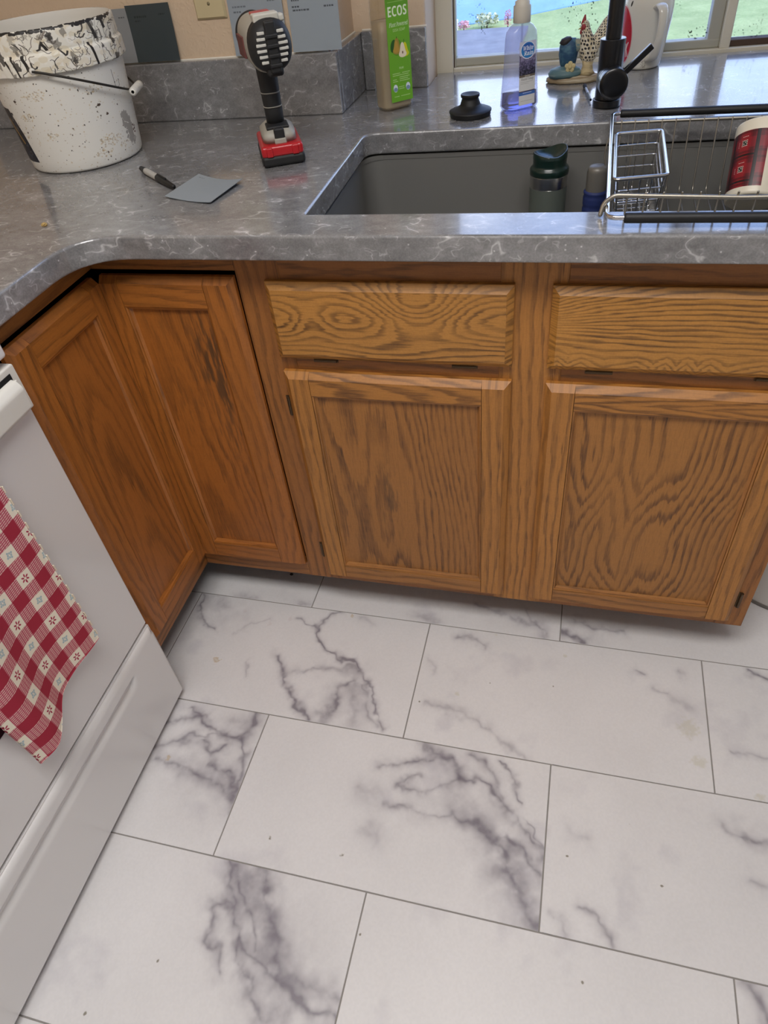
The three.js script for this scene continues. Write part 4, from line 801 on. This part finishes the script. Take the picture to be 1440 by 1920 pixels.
  part('label', g, phy({ map: lab, roughness: 0.4 }), t);
}
// black rubber stopper, small brush
{
  const t = thing('sink_stopper', 'round black rubber sink stopper with a flared knob on the worktop', 'stopper', [0.1185, T, -0.562]);
  part('disc', lathe([[0, 0], [0.040, 0], [0.0415, 0.002], [0.0415, 0.007], [0.043, 0.008], [0.043, 0.0105], [0.036, 0.0135], [0.025, 0.0165], [0.0205, 0.021]], 56), mRubber, t);
  part('knob', lathe([[0.0205, 0.021], [0.0175, 0.029], [0.0165, 0.0325], [0.0188, 0.0345], [0.0192, 0.0385], [0.0182, 0.0398], [0.010, 0.0375], [0, 0.0365]], 48), mRubber, t);
}
{
  const a = [0.340, T + 0.0045, -0.745], b = [0.3555, T + 0.003, -0.622], L = Math.hypot(b[0] - a[0], b[2] - a[2]);
  const t = thing('cleaning_brush', 'thin black brush with a bulb tip lying beside the faucet base', 'brush', a, Math.atan2(b[0] - a[0], b[2] - a[2]));
  part('bristle_head', rings([[0, 0, 0, 0.0012, 0.0012], [0, 0.006, 0, 0.0042, 0.0042], [0, 0.018, 0, 0.0044, 0.0044], [0, 0.03, 0, 0.0028, 0.0028]], 18).rotateX(Math.PI / 2), mRubber, t);
  part('ferrule', new THREE.CylinderGeometry(0.0026, 0.0028, 0.045, 14).rotateX(Math.PI / 2).translate(0, 0, 0.052), std({ color: 0xb8bcc8, metalness: 0.8, roughness: 0.3 }), t);
  part('handle', new THREE.CylinderGeometry(0.0024, 0.0027, L - 0.072, 14).rotateX(Math.PI / 2).translate(0, 0, 0.072 + (L - 0.072) / 2), mBlack, t);
}
// faucet
{
  const t = thing('faucet', 'tall matte black single lever kitchen faucet behind the sink', 'faucet', [0.386, T, -0.592]);
  part('base_ring', lathe([[0.0, 0], [0.0268, 0], [0.0272, 0.002], [0.0272, 0.0125], [0.0262, 0.0135], [0.024, 0.0135]], 56), mBlack, t);
  part('body', lathe([[0.0228, 0.013], [0.0234, 0.015], [0.0234, 0.1125], [0.0226, 0.1135], [0.0145, 0.1135]], 56), mBlack, t);
  part('spout', join([tube([[0, 0.112, 0], [0, 0.24, 0], [0.0, 0.32, 0.0], [0.0, 0.375, 0.03], [0.0, 0.40, 0.09], [0.0, 0.385, 0.15], [0, 0.345, 0.185], [0, 0.29, 0.19]], 0.0145, 80, 24), new THREE.CylinderGeometry(0.017, 0.018, 0.07, 28).translate(0, 0.25, 0.19)]), mBlack, t);
  const hub = new THREE.Group(); hub.name = 'valve'; hub.position.set(0, 0.048, 0); hub.rotation.y = 0.17; t.add(hub);
  part('valve_body', lathe([[0, 0.056], [0.020, 0.056], [0.0255, 0.0545], [0.0268, 0.052], [0.0268, 0.036], [0.0260, 0.0352], [0.0260, 0.0342], [0.0268, 0.0335], [0.0262, 0.012], [0.018, 0.0]], 48).rotateX(Math.PI / 2), mBlack, hub);
  part('lever', new RoundedBoxGeometry(0.066, 0.0105, 0.0095, 3, 0.0015).translate(0.051, 0, 0.044).rotateZ(0.72), mBlack, hub);
}
// white mug-shaped pitcher with soil and dry stems
{
  const t = thing('ceramic_pitcher', 'white ceramic mug-shaped pitcher with a red oval emblem by the window', 'pitcher', [0.4595, T, -0.916]);
  const em = canvasTex(2048, 768, (g, w, h) => {
    g.fillStyle = '#e3dfd2'; g.fillRect(0, 0, w, h);
    const X = (d) => (d + 360) % 360 / 360 * w, cx = X(-64), cy = h * 0.52, rx = 31 / 360 * w, ry = h * 0.40;
    g.fillStyle = '#c3142a'; g.beginPath(); g.ellipse(cx, cy, rx, ry, 0, 0, 7); g.fill();
    g.strokeStyle = '#efe2dc'; g.lineWidth = 6; g.beginPath(); g.ellipse(cx, cy, rx * 0.97, ry * 0.975, 0, 0, 7); g.stroke();
    g.strokeStyle = '#f0e6df'; g.lineWidth = 13; g.lineCap = 'round'; g.beginPath(); g.moveTo(cx + rx * 0.42, cy + ry * 0.30); g.quadraticCurveTo(cx + rx * 0.36, cy + ry * 0.52, cx + rx * 0.38, cy + ry * 0.74); g.moveTo(cx + rx * 0.66, cy + ry * 0.24); g.quadraticCurveTo(cx + rx * 0.55, cy + ry * 0.30, cx + rx * 0.44, cy + ry * 0.48); g.quadraticCurveTo(cx + rx * 0.54, cy + ry * 0.60, cx + rx * 0.58, cy + ry * 0.72); g.stroke();
    g.fillStyle = '#23262a'; g.beginPath(); g.ellipse(X(-42), h * 0.10, 12, 30, 0.3, 0, 7); g.fill();
    for (let k = 0; k < 40; k++) { g.fillStyle = 'rgba(120,112,98,0.35)'; g.beginPath(); g.ellipse(X(rr(-2, 12)), h * rr(0.86, 0.97), rr(3, 10), rr(3, 10), 0, 0, 7); g.fill(); }
  });
  const m = phy({ map: em, roughness: 0.22, clearcoat: 0.6, clearcoatRoughness: 0.1 }), mi = phy({ color: 0xe3dfd2, roughness: 0.25, clearcoat: 0.5 });
  part('body', latheY([[0.036, 0], [0.0405, 0.0015], [0.0425, 0.006], [0.0455, 0.025], [0.050, 0.06], [0.0535, 0.09], [0.0545, 0.11], [0.0538, 0.125], [0.0515, 0.136], [0.0500, 0.1385]], 80, 0, 0.1385), m, t);
  part('inside', lathe([[0.0500, 0.1385], [0.0485, 0.138], [0.0495, 0.125], [0.050, 0.10], [0.046, 0.05], [0.04, 0.012], [0, 0.008]], 64), mi, t);
  part('underside', lathe([[0, 0.0008], [0.036, 0.0002]], 40), mi, t);
  // strap handle: a flat loop standing out from the side facing the room
  const hp = 0.36, loop = [[0.052, 0.116], [0.066, 0.121], [0.079, 0.114], [0.083, 0.096], [0.081, 0.070], [0.073, 0.046], [0.061, 0.027], [0.0455, 0.020]], crv = new THREE.CatmullRomCurve3(loop.map(([r, y]) => new THREE.Vector3(0, y, r))), N = 40, pos = [], idx = [], R = 14;
  for (let j = 0; j <= N; j++) { const p = crv.getPoint(j / N), q = crv.getTangent(j / N), nx = new THREE.Vector3(0, -q.z, q.y), wd = 0.0105 + 0.0015 * Math.cos(j / N * 6.28); for (let i = 0; i < R; i++) { const a = i / R * Math.PI * 2, s = Math.sin(a) * 0.0052, c = Math.cos(a) * wd; pos.push(c, p.y + nx.y * s, p.z + nx.z * s); } }
  for (let j = 0; j < N; j++) for (let i = 0; i < R; i++) { const a = j * R + i, b = j * R + (i + 1) % R; idx.push(a, a + R, b, b, a + R, b + R); }
  const hg = new THREE.BufferGeometry(); hg.setAttribute('position', new THREE.Float32BufferAttribute(pos, 3)); hg.setIndex(idx); hg.computeVertexNormals(); hg.rotateY(hp);
  part('handle', hg, mi, t);
  const soil = thing('dry_stems', 'dark soil with dry brown stems inside the white pitcher', 'dried plant', [0.4595, T + 0.108, -0.916]);
  const sg = lathe([[0, 0.022], [0.02, 0.020], [0.040, 0.016], [0.0475, 0.010], [0.0475, 0.004], [0, 0.004]], 40), sp = sg.attributes.position; for (let i = 0; i < sp.count; i++) sp.setY(i, sp.getY(i) + 0.004 * fbm(sp.getX(i) * 160, sp.getZ(i) * 160, 71, 2)); sg.computeVertexNormals();
  part('soil', sg, std({ color: 0x3a2d25, roughness: 1 }), soil);
  for (let k = 0; k < 9; k++) { const a = rr(0, 6.28), r = rr(0.005, 0.03), x = Math.cos(a) * r, z = Math.sin(a) * r; part('stem', tube([[x, 0.014, z], [x * 1.1 + rr(-0.004, 0.004), 0.045, z * 1.1], [x * 1.3 + rr(-0.012, 0.012), rr(0.07, 0.12), z * 1.25]], rr(0.0012, 0.0022), 10, 6), std({ color: k & 1 ? 0x6b4a30 : 0x4a3526, roughness: 0.9 }), soil); }
}
// painted hen figurine
{
  const t = thing('hen_figurine', 'small painted figurine of a spotted white hen beside a blue bird', 'figurine', [0.312, T, -0.806], 0.0);
  const rough = (g, k, s, f = 90) => { const p = g.attributes.position; g.computeVertexNormals(); const n = g.attributes.normal; for (let i = 0; i < p.count; i++) { const d = k * fbm(p.getX(i) * f + p.getZ(i) * f * 0.7, p.getY(i) * f, s, 3); p.setXYZ(i, p.getX(i) + n.getX(i) * d, p.getY(i) + n.getY(i) * d, p.getZ(i) + n.getZ(i) * d); } g.computeVertexNormals(); return g; };
  const paint = (c1, c2, s, f = 8) => std({ map: dataTex(128, 128, (i, j) => mixc(c1, c2, sstep(-0.2, 0.5, fbm(i / 128 * f, j / 128 * f, s, 3)))), roughness: 0.6 });
  part('base', rough(rings([[0, 0, 0, 0.054, 0.026], [0, 0.002, 0, 0.0575, 0.0285], [0, 0.009, 0, 0.0565, 0.028], [0.002, 0.013, 0, 0.050, 0.024], [0.004, 0.0145, 0, 0.03, 0.013]], 48), 0.0022, 31), paint([148, 128, 98], [196, 184, 158], 801), t);
  part('nest', rough(rings([[-0.017, 0.011, 0.006, 0.034, 0.021], [-0.017, 0.018, 0.006, 0.036, 0.022], [-0.017, 0.026, 0.005, 0.031, 0.018], [-0.015, 0.031, 0.003, 0.016, 0.010]], 36), 0.002, 37), paint([88, 118, 122], [124, 144, 142], 803), t);
  part('blue_bird', rough(rings([[-0.012, 0.026, -0.002, 0.010, 0.010], [-0.012, 0.034, -0.002, 0.0165, 0.015], [-0.012, 0.052, -0.002, 0.0200, 0.017], [-0.013, 0.066, -0.002, 0.0205, 0.016], [-0.012, 0.075, -0.003, 0.018, 0.013], [-0.009, 0.081, -0.004, 0.010, 0.008]], 36), 0.0025, 41), paint([38, 74, 104], [74, 112, 128], 805), t, 'blue bird of the figurine');
  part('bird_crest', rough(rings([[-0.021, 0.068, 0.002, 0.006, 0.006], [-0.022, 0.074, 0.003, 0.0115, 0.010], [-0.018, 0.081, 0.002, 0.011, 0.009], [-0.014, 0.085, 0.0, 0.005, 0.004]], 24), 0.0018, 43), std({ color: 0x2b2526, roughness: 0.6 }), t, 'dark crest of the blue bird');
  part('bird_wing', rough(rings([[0.006, 0.058, 0.004, 0.003, 0.003], [0.008, 0.066, 0.004, 0.009, 0.007], [0.007, 0.074, 0.003, 0.008, 0.006], [0.004, 0.080, 0.001, 0.004, 0.003]], 20), 0.0015, 47), paint([150, 150, 128], [96, 124, 128], 807), t);
  const fl = []; for (let k = 0; k < 5; k++) { const a = k / 5 * 6.28 + 0.3; fl.push(new THREE.SphereGeometry(0.0052, 12, 8).scale(1, 1, 0.5).translate(-0.006 + Math.cos(a) * 0.0068, 0.032 + Math.sin(a) * 0.0062, 0.0225)); } fl.push(new THREE.SphereGeometry(0.004, 10, 8).translate(-0.006, 0.032, 0.0245));
  part('flower', join(fl), paint([205, 190, 140], [176, 160, 112], 809), t);
  const spots = canvasTex(512, 512, (g, w, h) => { g.fillStyle = '#d9cdb0'; g.fillRect(0, 0, w, h); for (let k = 0; k < 500; k++) { g.fillStyle = ['#e5dcc4', '#cfc09d'][k & 1]; g.beginPath(); g.arc(rnd() * w, rnd() * h, 14, 0, 7); g.fill(); } g.fillStyle = '#262324'; for (let j = 1; j < 13; j++) for (let i = 0; i < 15; i++) { g.beginPath(); g.ellipse((i + (j & 1) * 0.5 + rr(-0.18, 0.18)) / 15 * w, (j + rr(-0.2, 0.2)) / 13.5 * h, rr(7, 12), rr(9, 15), rr(-0.4, 0.4), 0, 7); g.fill(); } });
  const mSpot = std({ map: spots, roughness: 0.6 });
  const hen = join([
    rings([[0.030, 0.036, 0.003, 0.010, 0.011], [0.030, 0.044, 0.003, 0.017, 0.016], [0.030, 0.058, 0.002, 0.0205, 0.018], [0.028, 0.073, 0.002, 0.0185, 0.016], [0.0225, 0.088, 0.002, 0.0125, 0.0125], [0.0195, 0.098, 0.002, 0.0102, 0.0105], [0.0185, 0.106, 0.002, 0.0088, 0.009], [0.019, 0.112, 0.002, 0.004, 0.004]], 36),
    rings([[0.040, 0.062, 0.0, 0.016, 0.013], [0.050, 0.078, -0.002, 0.016, 0.010], [0.058, 0.095, -0.004, 0.013, 0.007], [0.064, 0.110, -0.005, 0.009, 0.005], [0.067, 0.119, -0.005, 0.003, 0.002]], 28)]);
  part('hen', hen, mSpot, t, 'white hen with black spots');
  part('hen_legs', rough(rings([[0.030, 0.012, 0.004, 0.019, 0.016], [0.030, 0.020, 0.004, 0.0135, 0.012], [0.030, 0.030, 0.004, 0.0105, 0.010], [0.030, 0.040, 0.004, 0.0125, 0.0115]], 28), 0.0024, 53), paint([206, 186, 142], [176, 154, 112], 811), t);
  part('hen_face', join([new THREE.SphereGeometry(0.0062, 16, 12).scale(1, 1.1, 0.7).translate(0.0165, 0.1005, 0.0085), rings([[0.013, 0.106, 0.004, 0.004, 0.003], [0.0155, 0.113, 0.003, 0.0042, 0.0026], [0.0165, 0.122, 0.002, 0.0013, 0.0012]], 14), new THREE.SphereGeometry(0.003, 10, 8).scale(0.8, 1.6, 0.7).translate(0.0105, 0.0925, 0.008)]), std({ color: 0x9c3238, roughness: 0.55 }), t, 'red comb and face');
  part('hen_beak', new THREE.ConeGeometry(0.0026, 0.009, 12).rotateZ(Math.PI / 2 + 0.35).translate(0.0075, 0.0985, 0.0075), std({ color: 0xb99a54, roughness: 0.5 }), t);
}
// crumbs
for (const [x, y, z, r, label] of [[-0.521, T, 0.012, 0.0042, 'tan crumb lying near the worktop edge at the left'], [-0.293, 0.0002, -0.075, 0.0035, 'dark crumb on the floor close under the corner cabinet door']]) {
  const g = new THREE.IcosahedronGeometry(r, 2), p = g.attributes.position; for (let i = 0; i < p.count; i++) { const k = 1 + 0.5 * fbm(p.getX(i) * 400, p.getY(i) * 400 + p.getZ(i) * 300, 91, 2); p.setXYZ(i, p.getX(i) * k * 1.3, p.getY(i) * k * 0.7, p.getZ(i) * k); } g.computeVertexNormals(); g.computeBoundingBox(); g.translate(0, -g.boundingBox.min.y, 0);
  solo('crumb', label, 'crumb', g, std({ color: y > 0.5 ? 0xb89b62 : 0x2a2622, roughness: 0.9 }), [x, y, z]);
}

// ---------------------------------------------------------------- in the sink
{
  const t = thing('travel_mug', 'green steel travel mug with a dark lid standing in the sink', 'mug', [0.291, 0.7095, -0.402]);
  const g = phy({ color: 0x585f58, roughness: 0.45, clearcoat: 0.15 }), lid = phy({ color: 0x0f2620, roughness: 0.32, clearcoat: 0.3 });
  part('body', lathe([[0, 0.0003], [0.029, 0.0003], [0.0305, 0.003], [0.0345, 0.05], [0.0352, 0.155]], 56), g, t);
  part('steel_band', lathe([[0.0353, 0.155], [0.0358, 0.156], [0.0356, 0.176], [0.0335, 0.1768]], 56), mSteel, t);
  part('lid', lathe([[0.0335, 0.1765], [0.0362, 0.1775], [0.0364, 0.186], [0.0345, 0.189], [0.0318, 0.1915], [0.0308, 0.195], [0.0312, 0.204], [0.0316, 0.208], [0.029, 0.2095]], 56), lid, t);
  const top = lathe([[0.0318, 0.2055], [0.0312, 0.211], [0.029, 0.212], [0.026, 0.2075], [0.012, 0.204], [0, 0.204]], 48), p = top.attributes.position; for (let i = 0; i < p.count; i++) { const a = (p.getX(i) * 0.9 - p.getZ(i) * 0.5) / 0.031; if (p.getY(i) > 0.2065) p.setY(i, p.getY(i) + 0.011 * Math.max(0, a) ** 1.5 + 0.004 * Math.max(0, -a) ** 2); } top.computeVertexNormals();
  part('drink_lid', top, lid, t);
}
{
  const t = thing('tumbler', 'grey round-topped tumbler with a blue ribbed sleeve beside the rack end', 'tumbler', [0.3785, 0.708, -0.352]);
  part('cup', lathe([[0, 0.0005], [0.016, 0.0005], [0.0175, 0.004], [0.0182, 0.16], [0.0182, 0.195], [0.0172, 0.2005], [0.0145, 0.2045], [0.008, 0.2065], [0, 0.207]], 48), std({ color: 0x77746d, metalness: 0.35, roughness: 0.45 }), t);
  const pr = []; for (let k = 0; k <= 44; k++) { const y = 0.02 + 0.142 * k / 44; pr.push([0.0205 + (k % 6 === 0 ? -0.001 : 0.0006), y]); } pr.unshift([0.0178, 0.019]); pr.push([0.0182, 0.164]);
  part('sleeve', lathe(pr, 48), std({ color: 0x1c2c62, roughness: 0.6 }), t, 'ribbed dark blue sleeve');
}
// wire dish rack laid across the sink
{
  const t = thing('dish_rack', 'steel wire dish rack with black grips laid across the sink', 'dish rack');
  const yR = T + 0.0135, xL = 0.3925, xE = 1.02, zF = 0.0265, zB = -0.478;
  const mWire = std({ color: 0xa8a296, metalness: 1, roughness: 0.45 });
  part('frame', bent([[xE, yR, zB], [xL + 0.004, yR, zB], [xL - 0.004, yR, zF], [xE, yR, zF]], 0.0034, 0.016, 10), mChrome, t);
  for (const z of [zF, zB]) { const gp = lathe([[0.0034, 0], [0.0064, 0.0008], [0.0068, 0.004], [0.0068, 0.58], [0.0034, 0.584]], 20).rotateZ(-Math.PI / 2).translate(xL + 0.018, yR - 0.0004, z); part('grip', gp, mRubber, t, 'black sleeve on the rack rail'); }
  const yF = T + 0.027, yK = T + 0.004, zf = -0.016, zb = -0.451, yB = 0.842;
  part('front_rim', bent([[xL - 0.012, yR - 0.0095, zf + 0.006], [xL - 0.009, yR + 0.004, zf + 0.001], [xL + 0.004, yF + 0.001, zf], [0.56, yF - 0.004, zf], [xE, yF, zf]], 0.0032, 0.006, 8), mWire, t);
  part('back_rim', bent([[xL + 0.004, yR - 0.006, zb + 0.004], [xL + 0.010, yK + 0.001, zb], [xE, yK + 0.004, zb]], 0.0028, 0.006, 8), mWire, t);
  for (let k = 0; k < 24; k++) { const x = 0.414 + k * 0.0235; part('wire', bent([[x, yK + 0.0045, zb + 0.001], [x, yB, zb + 0.03], [x, yB, zf - 0.03], [x, yF + 0.003, zf - 0.001]], 0.0014, 0.012, 6), mWire, t); }
  for (const [y, z] of [[yB - 0.0022, -0.40], [yB - 0.0022, -0.30], [yB - 0.0022, -0.20], [yB - 0.0022, -0.10], [0.89, zf - 0.013]]) part('cross_wire', bent([[0.40, y, z], [1.0, y, z]], 0.0016, 0.002, 6), mWire, t);
  part('end_wire', bent([[xL + 0.001, yR - 0.003, -0.36], [xL - 0.006, yR - 0.03, -0.355], [xL + 0.012, yB, -0.34], [xL + 0.012, yB, -0.09], [xL - 0.006, yR - 0.03, -0.07], [xL, yR - 0.003, -0.06]], 0.0016, 0.012, 6), mWire, t);
}
{
  const t = thing('cutlery_basket', 'small empty steel wire cutlery basket hooked in the left end of the rack', 'basket');
  const y1 = T + 0.0005, y0 = 0.858, c = (y, k = 0) => [[0.4045 + k, y, -0.398 + k], [0.4835 - k, y, -0.411 + k], [0.4795 - k, y, -0.178 - k], [0.4005 + k, y, -0.160 - k]];
  const m = std({ color: 0xd9d8d4, metalness: 1, roughness: 0.22 });
  part('rim', bent(c(y1), 0.0032, 0.009, 8, true), m, t);
  for (const y of [0.932, 0.914, 0.896, 0.878]) part('band_wire', bent(c(y, 0.0035 + (y1 - y) * 0.03), 0.0015, 0.008, 6, true), m, t);
  const a = c(y1), b = c(y0, 0.009);
  const L = (p, q, s) => [p[0] + (q[0] - p[0]) * s, p[1], p[2] + (q[2] - p[2]) * s];
  for (let k = 0; k <= 4; k++) { const s = 0.06 + 0.88 * k / 4, A = L(a[0], a[1], s), B = L(b[0], b[1], s), C = L(b[3], b[2], s), D = L(a[3], a[2], s); part('rib_wire', bent([A, B, C, D], 0.0013, 0.008, 6), m, t); }
  const side = []; for (let k = 0; k <= 40; k++) for (const [i, j] of [[0, 3], [1, 2]]) { const s = 0.03 + 0.94 * k / 40, A = L(a[i], a[j], s), B = L(b[i], b[j], s); side.push(bent([A, B], 0.0008, 0.002, 5)); }
  part('side_mesh', join(side), m, t).userData.kind = 'stuff';
  for (let k = 0; k <= 9; k++) { const s = 0.06 + 0.88 * k / 9, A = L(a[0], a[3], s), B = L(b[0], b[3], s), C = L(b[1], b[2], s), D = L(a[1], a[2], s); part('rib_wire', bent([A, B, C, D], k % 4 === 2 ? 0.0017 : 0.0011, 0.008, 6), m, t); }
}
{
  const r = 0.042, L = 0.12, tilt = 0.698;
  const t = thing('plaid_mug', 'cream mug with a red plaid band leaning in the dish rack', 'mug', [0.63, 0.8445 + r * Math.sin(tilt), -0.279]);
  t.rotation.order = 'YXZ'; t.rotation.set(-tilt, -0.1, 0);
  const pl = canvasTex(1024, 512, (g, w, h) => {
    g.fillStyle = '#e2dac6'; g.fillRect(0, 0, w, h); const x0 = w * 0.46, x1 = w * 0.975, y0 = h * 0.15, y1 = h * 0.90;
    g.save(); g.beginPath(); g.rect(x0, y0, x1 - x0, y1 - y0); g.clip(); g.fillStyle = '#6f1420'; g.fillRect(x0, y0, x1 - x0, y1 - y0);
    const Px = 160, Py = 178, ox = x1 - 62, oy = y0 + 166;
    for (let x = ox - 6 * Px; x < x1; x += Px) { g.fillStyle = '#8a1824'; g.fillRect(x - 112, y0, 62, h); g.fillStyle = '#571019'; g.fillRect(x - 40, y0, 22, h); g.fillRect(x + 14, y0, 18, h); }
    for (let y = oy - 2 * Py; y < h; y += Py) { g.fillStyle = 'rgba(150,26,38,0.5)'; g.fillRect(x0, y - 118, x1 - x0, 70); g.fillStyle = 'rgba(60,12,20,0.5)'; g.fillRect(x0, y - 30, x1 - x0, 16); g.fillRect(x0, y + 14, x1 - x0, 16); }
    for (let x = ox - 6 * Px; x < x1; x += Px) { g.fillStyle = '#1b0d12'; g.fillRect(x - 11, y0, 22, h); for (let y = oy - 2 * Py; y < h; y += Py) { g.fillStyle = '#1b0d12'; g.fillRect(x - Px, y - 7, Px, 14); const sx = x - 98, sy = y - 104; g.fillStyle = '#2b3a33'; g.fillRect(sx + 4, sy + 4, 30, 34); g.fillStyle = '#e0d2c8'; for (let a = 0; a < 4; a++) for (let b = 0; b < 4; b++) if (a === 0 || b === 0 || a === 3 || b === 3 || (a + b) & 1) g.fillRect(sx + a * 10, sy + b * 12, 6, 6); for (let a = 0; a < 4; a++) { g.fillRect(sx + a * 10, sy - 26, 7, 4); g.fillRect(sx - 24, sy + 4 + a * 11, 4, 5); } } }
    g.restore();
  });
  const cream = phy({ color: 0xe2dac6, roughness: 0.35 });
  part('body', latheY([[r - 0.004, 0], [r - 0.001, 0.001], [r, 0.005], [r, L - 0.004], [r - 0.001, L]], 72, 0, L).rotateY(0.29), phy({ map: pl, roughness: 0.3, clearcoat: 0.3 }), t);
  part('inside', lathe([[r - 0.001, L], [r - 0.0025, L + 0.001], [r - 0.004, L - 0.002], [r - 0.004, 0.006], [0, 0.005]], 64), cream, t);
  part('underside', lathe([[0, 0.0008], [r - 0.004, 0.0002]], 40), cream, t);
}
// bin beyond the cabinet end
{
  const t = thing('waste_bin', 'white round waste bin on the floor past the cabinet end', 'bin', [0.9205, 0.0004, -0.281]);
  part('bin_body', lathe([[0, 0.0], [0.144, 0.0], [0.1475, 0.004], [0.148, 0.012], [0.148, 0.50], [0.150, 0.52], [0.146, 0.525], [0.142, 0.51], [0.142, 0.02], [0, 0.014]], 72), phy({ color: 0xd5d2cd, roughness: 0.4 }), t);
  part('foot_ring', lathe([[0.1482, 0.0], [0.1505, 0.0], [0.1505, 0.007], [0.1482, 0.0085]], 72), std({ color: 0x77736e, roughness: 0.7 }), t);
}

// ---------------------------------------------------------------- outside the window
{
  const GY = -0.35;
  const lawnTex = dataTex(512, 512, (i, j) => { const x = i / 512 * 6, y = j / 512 * 6, n = fbm(x * 3, y * 3, 901, 4), f = noise(x * 60, y * 60, 903); return [156 + 16 * n + 12 * f, 168 + 13 * n + 10 * f, 108 + 13 * n + 10 * f]; });
  lawnTex.repeat.set(1 / 6, 1 / 6);
  struct('lawn', metreUV(box(-30, 40, GY - 0.3, GY, -45, -1.35)), std({ map: lawnTex, roughness: 1 }));
  const gravel = dataTex(512, 512, (i, j) => { const x = i / 512 * 2, y = j / 512 * 2, n = fbm(x * 30, y * 30, 911, 3), c = hash2(Math.floor(x * 60 + n), Math.floor(y * 60 + n), 4); const v = 172 + 30 * n + 20 * c; return [v, v, v + 2]; });
  gravel.repeat.set(0.5, 0.5);
  struct('gravel_strip', metreUV(box(-0.449, 9, GY, GY + 0.012, -8.45, -1.36)), std({ map: gravel, roughness: 1 }));
  const conc = dataTex(256, 256, (i, j) => { const v = 128 + 14 * fbm(i / 20, j / 20, 921, 4); return [v, v, v + 4]; });
  conc.repeat.set(0.5, 0.5);
  struct('patio_slab', metreUV(box(-8, -0.45, GY + 0.002, GY + 0.05, -9.7, -1.36)), std({ map: conc, roughness: 0.9 }));
  const pond = rounded([[-16, -10.1, 0.5], [-1.9, -10.15, 0.5], [-0.75, -10.6, 0.4], [0.3, -11.5, 0.8], [2.2, -13.2, 1.2], [6, -21, 4], [-4, -30, 4], [-18, -26, 4]], 10);
  const pw = named(struct('pond_water', slab(pond, GY - 0.02, GY + 0.012), phy({ color: 0x7fa6cf, roughness: 0.5, specularIntensity: 0.15, ior: 1.33 })), 'pond');
  pw.userData = { label: 'blue pond water beyond the lawn seen through the window', category: 'pond' };
  const post = thing('porch_post', 'white post standing outside at the far end of the patio', 'post', [-1.47, GY, -10.0]);
  part('shaft', box(-0.05, 0.05, 0, 2.6, -0.05, 0.05, 0.006, 2), std({ color: 0xe9e7e2, roughness: 0.6 }), post); part('foot', box(-0.065, 0.065, 0, 0.12, -0.065, 0.065, 0.005, 1), std({ color: 0xe0ded8, roughness: 0.6 }), post);
  const leaf = (c) => std({ color: c, roughness: 0.9 });
  const bush = (x, z, r, h, c, label) => { const t = thing('shrub', label, 'shrub', [x, GY, z]); const gs = []; for (let k = 0; k < 240; k++) { const a = rr(0, 6.28), q = Math.sqrt(rnd()) * r, y = rr(0.04, h); const g = new THREE.CircleGeometry(rr(0.02, 0.045) * Math.min(1, r * 5), 5); g.scale(1, 0.6, 1); g.rotateX(rr(-1.5, 1.5)); g.rotateY(rr(0, 6.3)); g.translate(Math.cos(a) * q * Math.sqrt(1 - (y / h - 0.5) ** 2), y, Math.sin(a) * q); gs.push(g); } part('foliage', join(gs), phy({ color: c, roughness: 0.9, side: THREE.DoubleSide }), t); part('stem', new THREE.CylinderGeometry(0.006, 0.009, h * 0.7, 8).translate(0, h * 0.35, 0), leaf(0x5a4634), t); };
  bush(-1.30, -9.85, 0.08, 0.12, 0xe0aeb2, 'pinkish low plant outside beside the white post');
  bush(-1.02, -10.05, 0.15, 0.15, 0xcdd0ae, 'pale green low plant outside, left of the soap pump');
  bush(-0.73, -9.9, 0.05, 0.2, 0xd48a90, 'slim reddish plant outside just behind the soap bottle');
}

scene.traverse((o) => { if (o.isMesh) { o.castShadow = true; o.receiveShadow = true; } });
renderer.render(scene, camera);
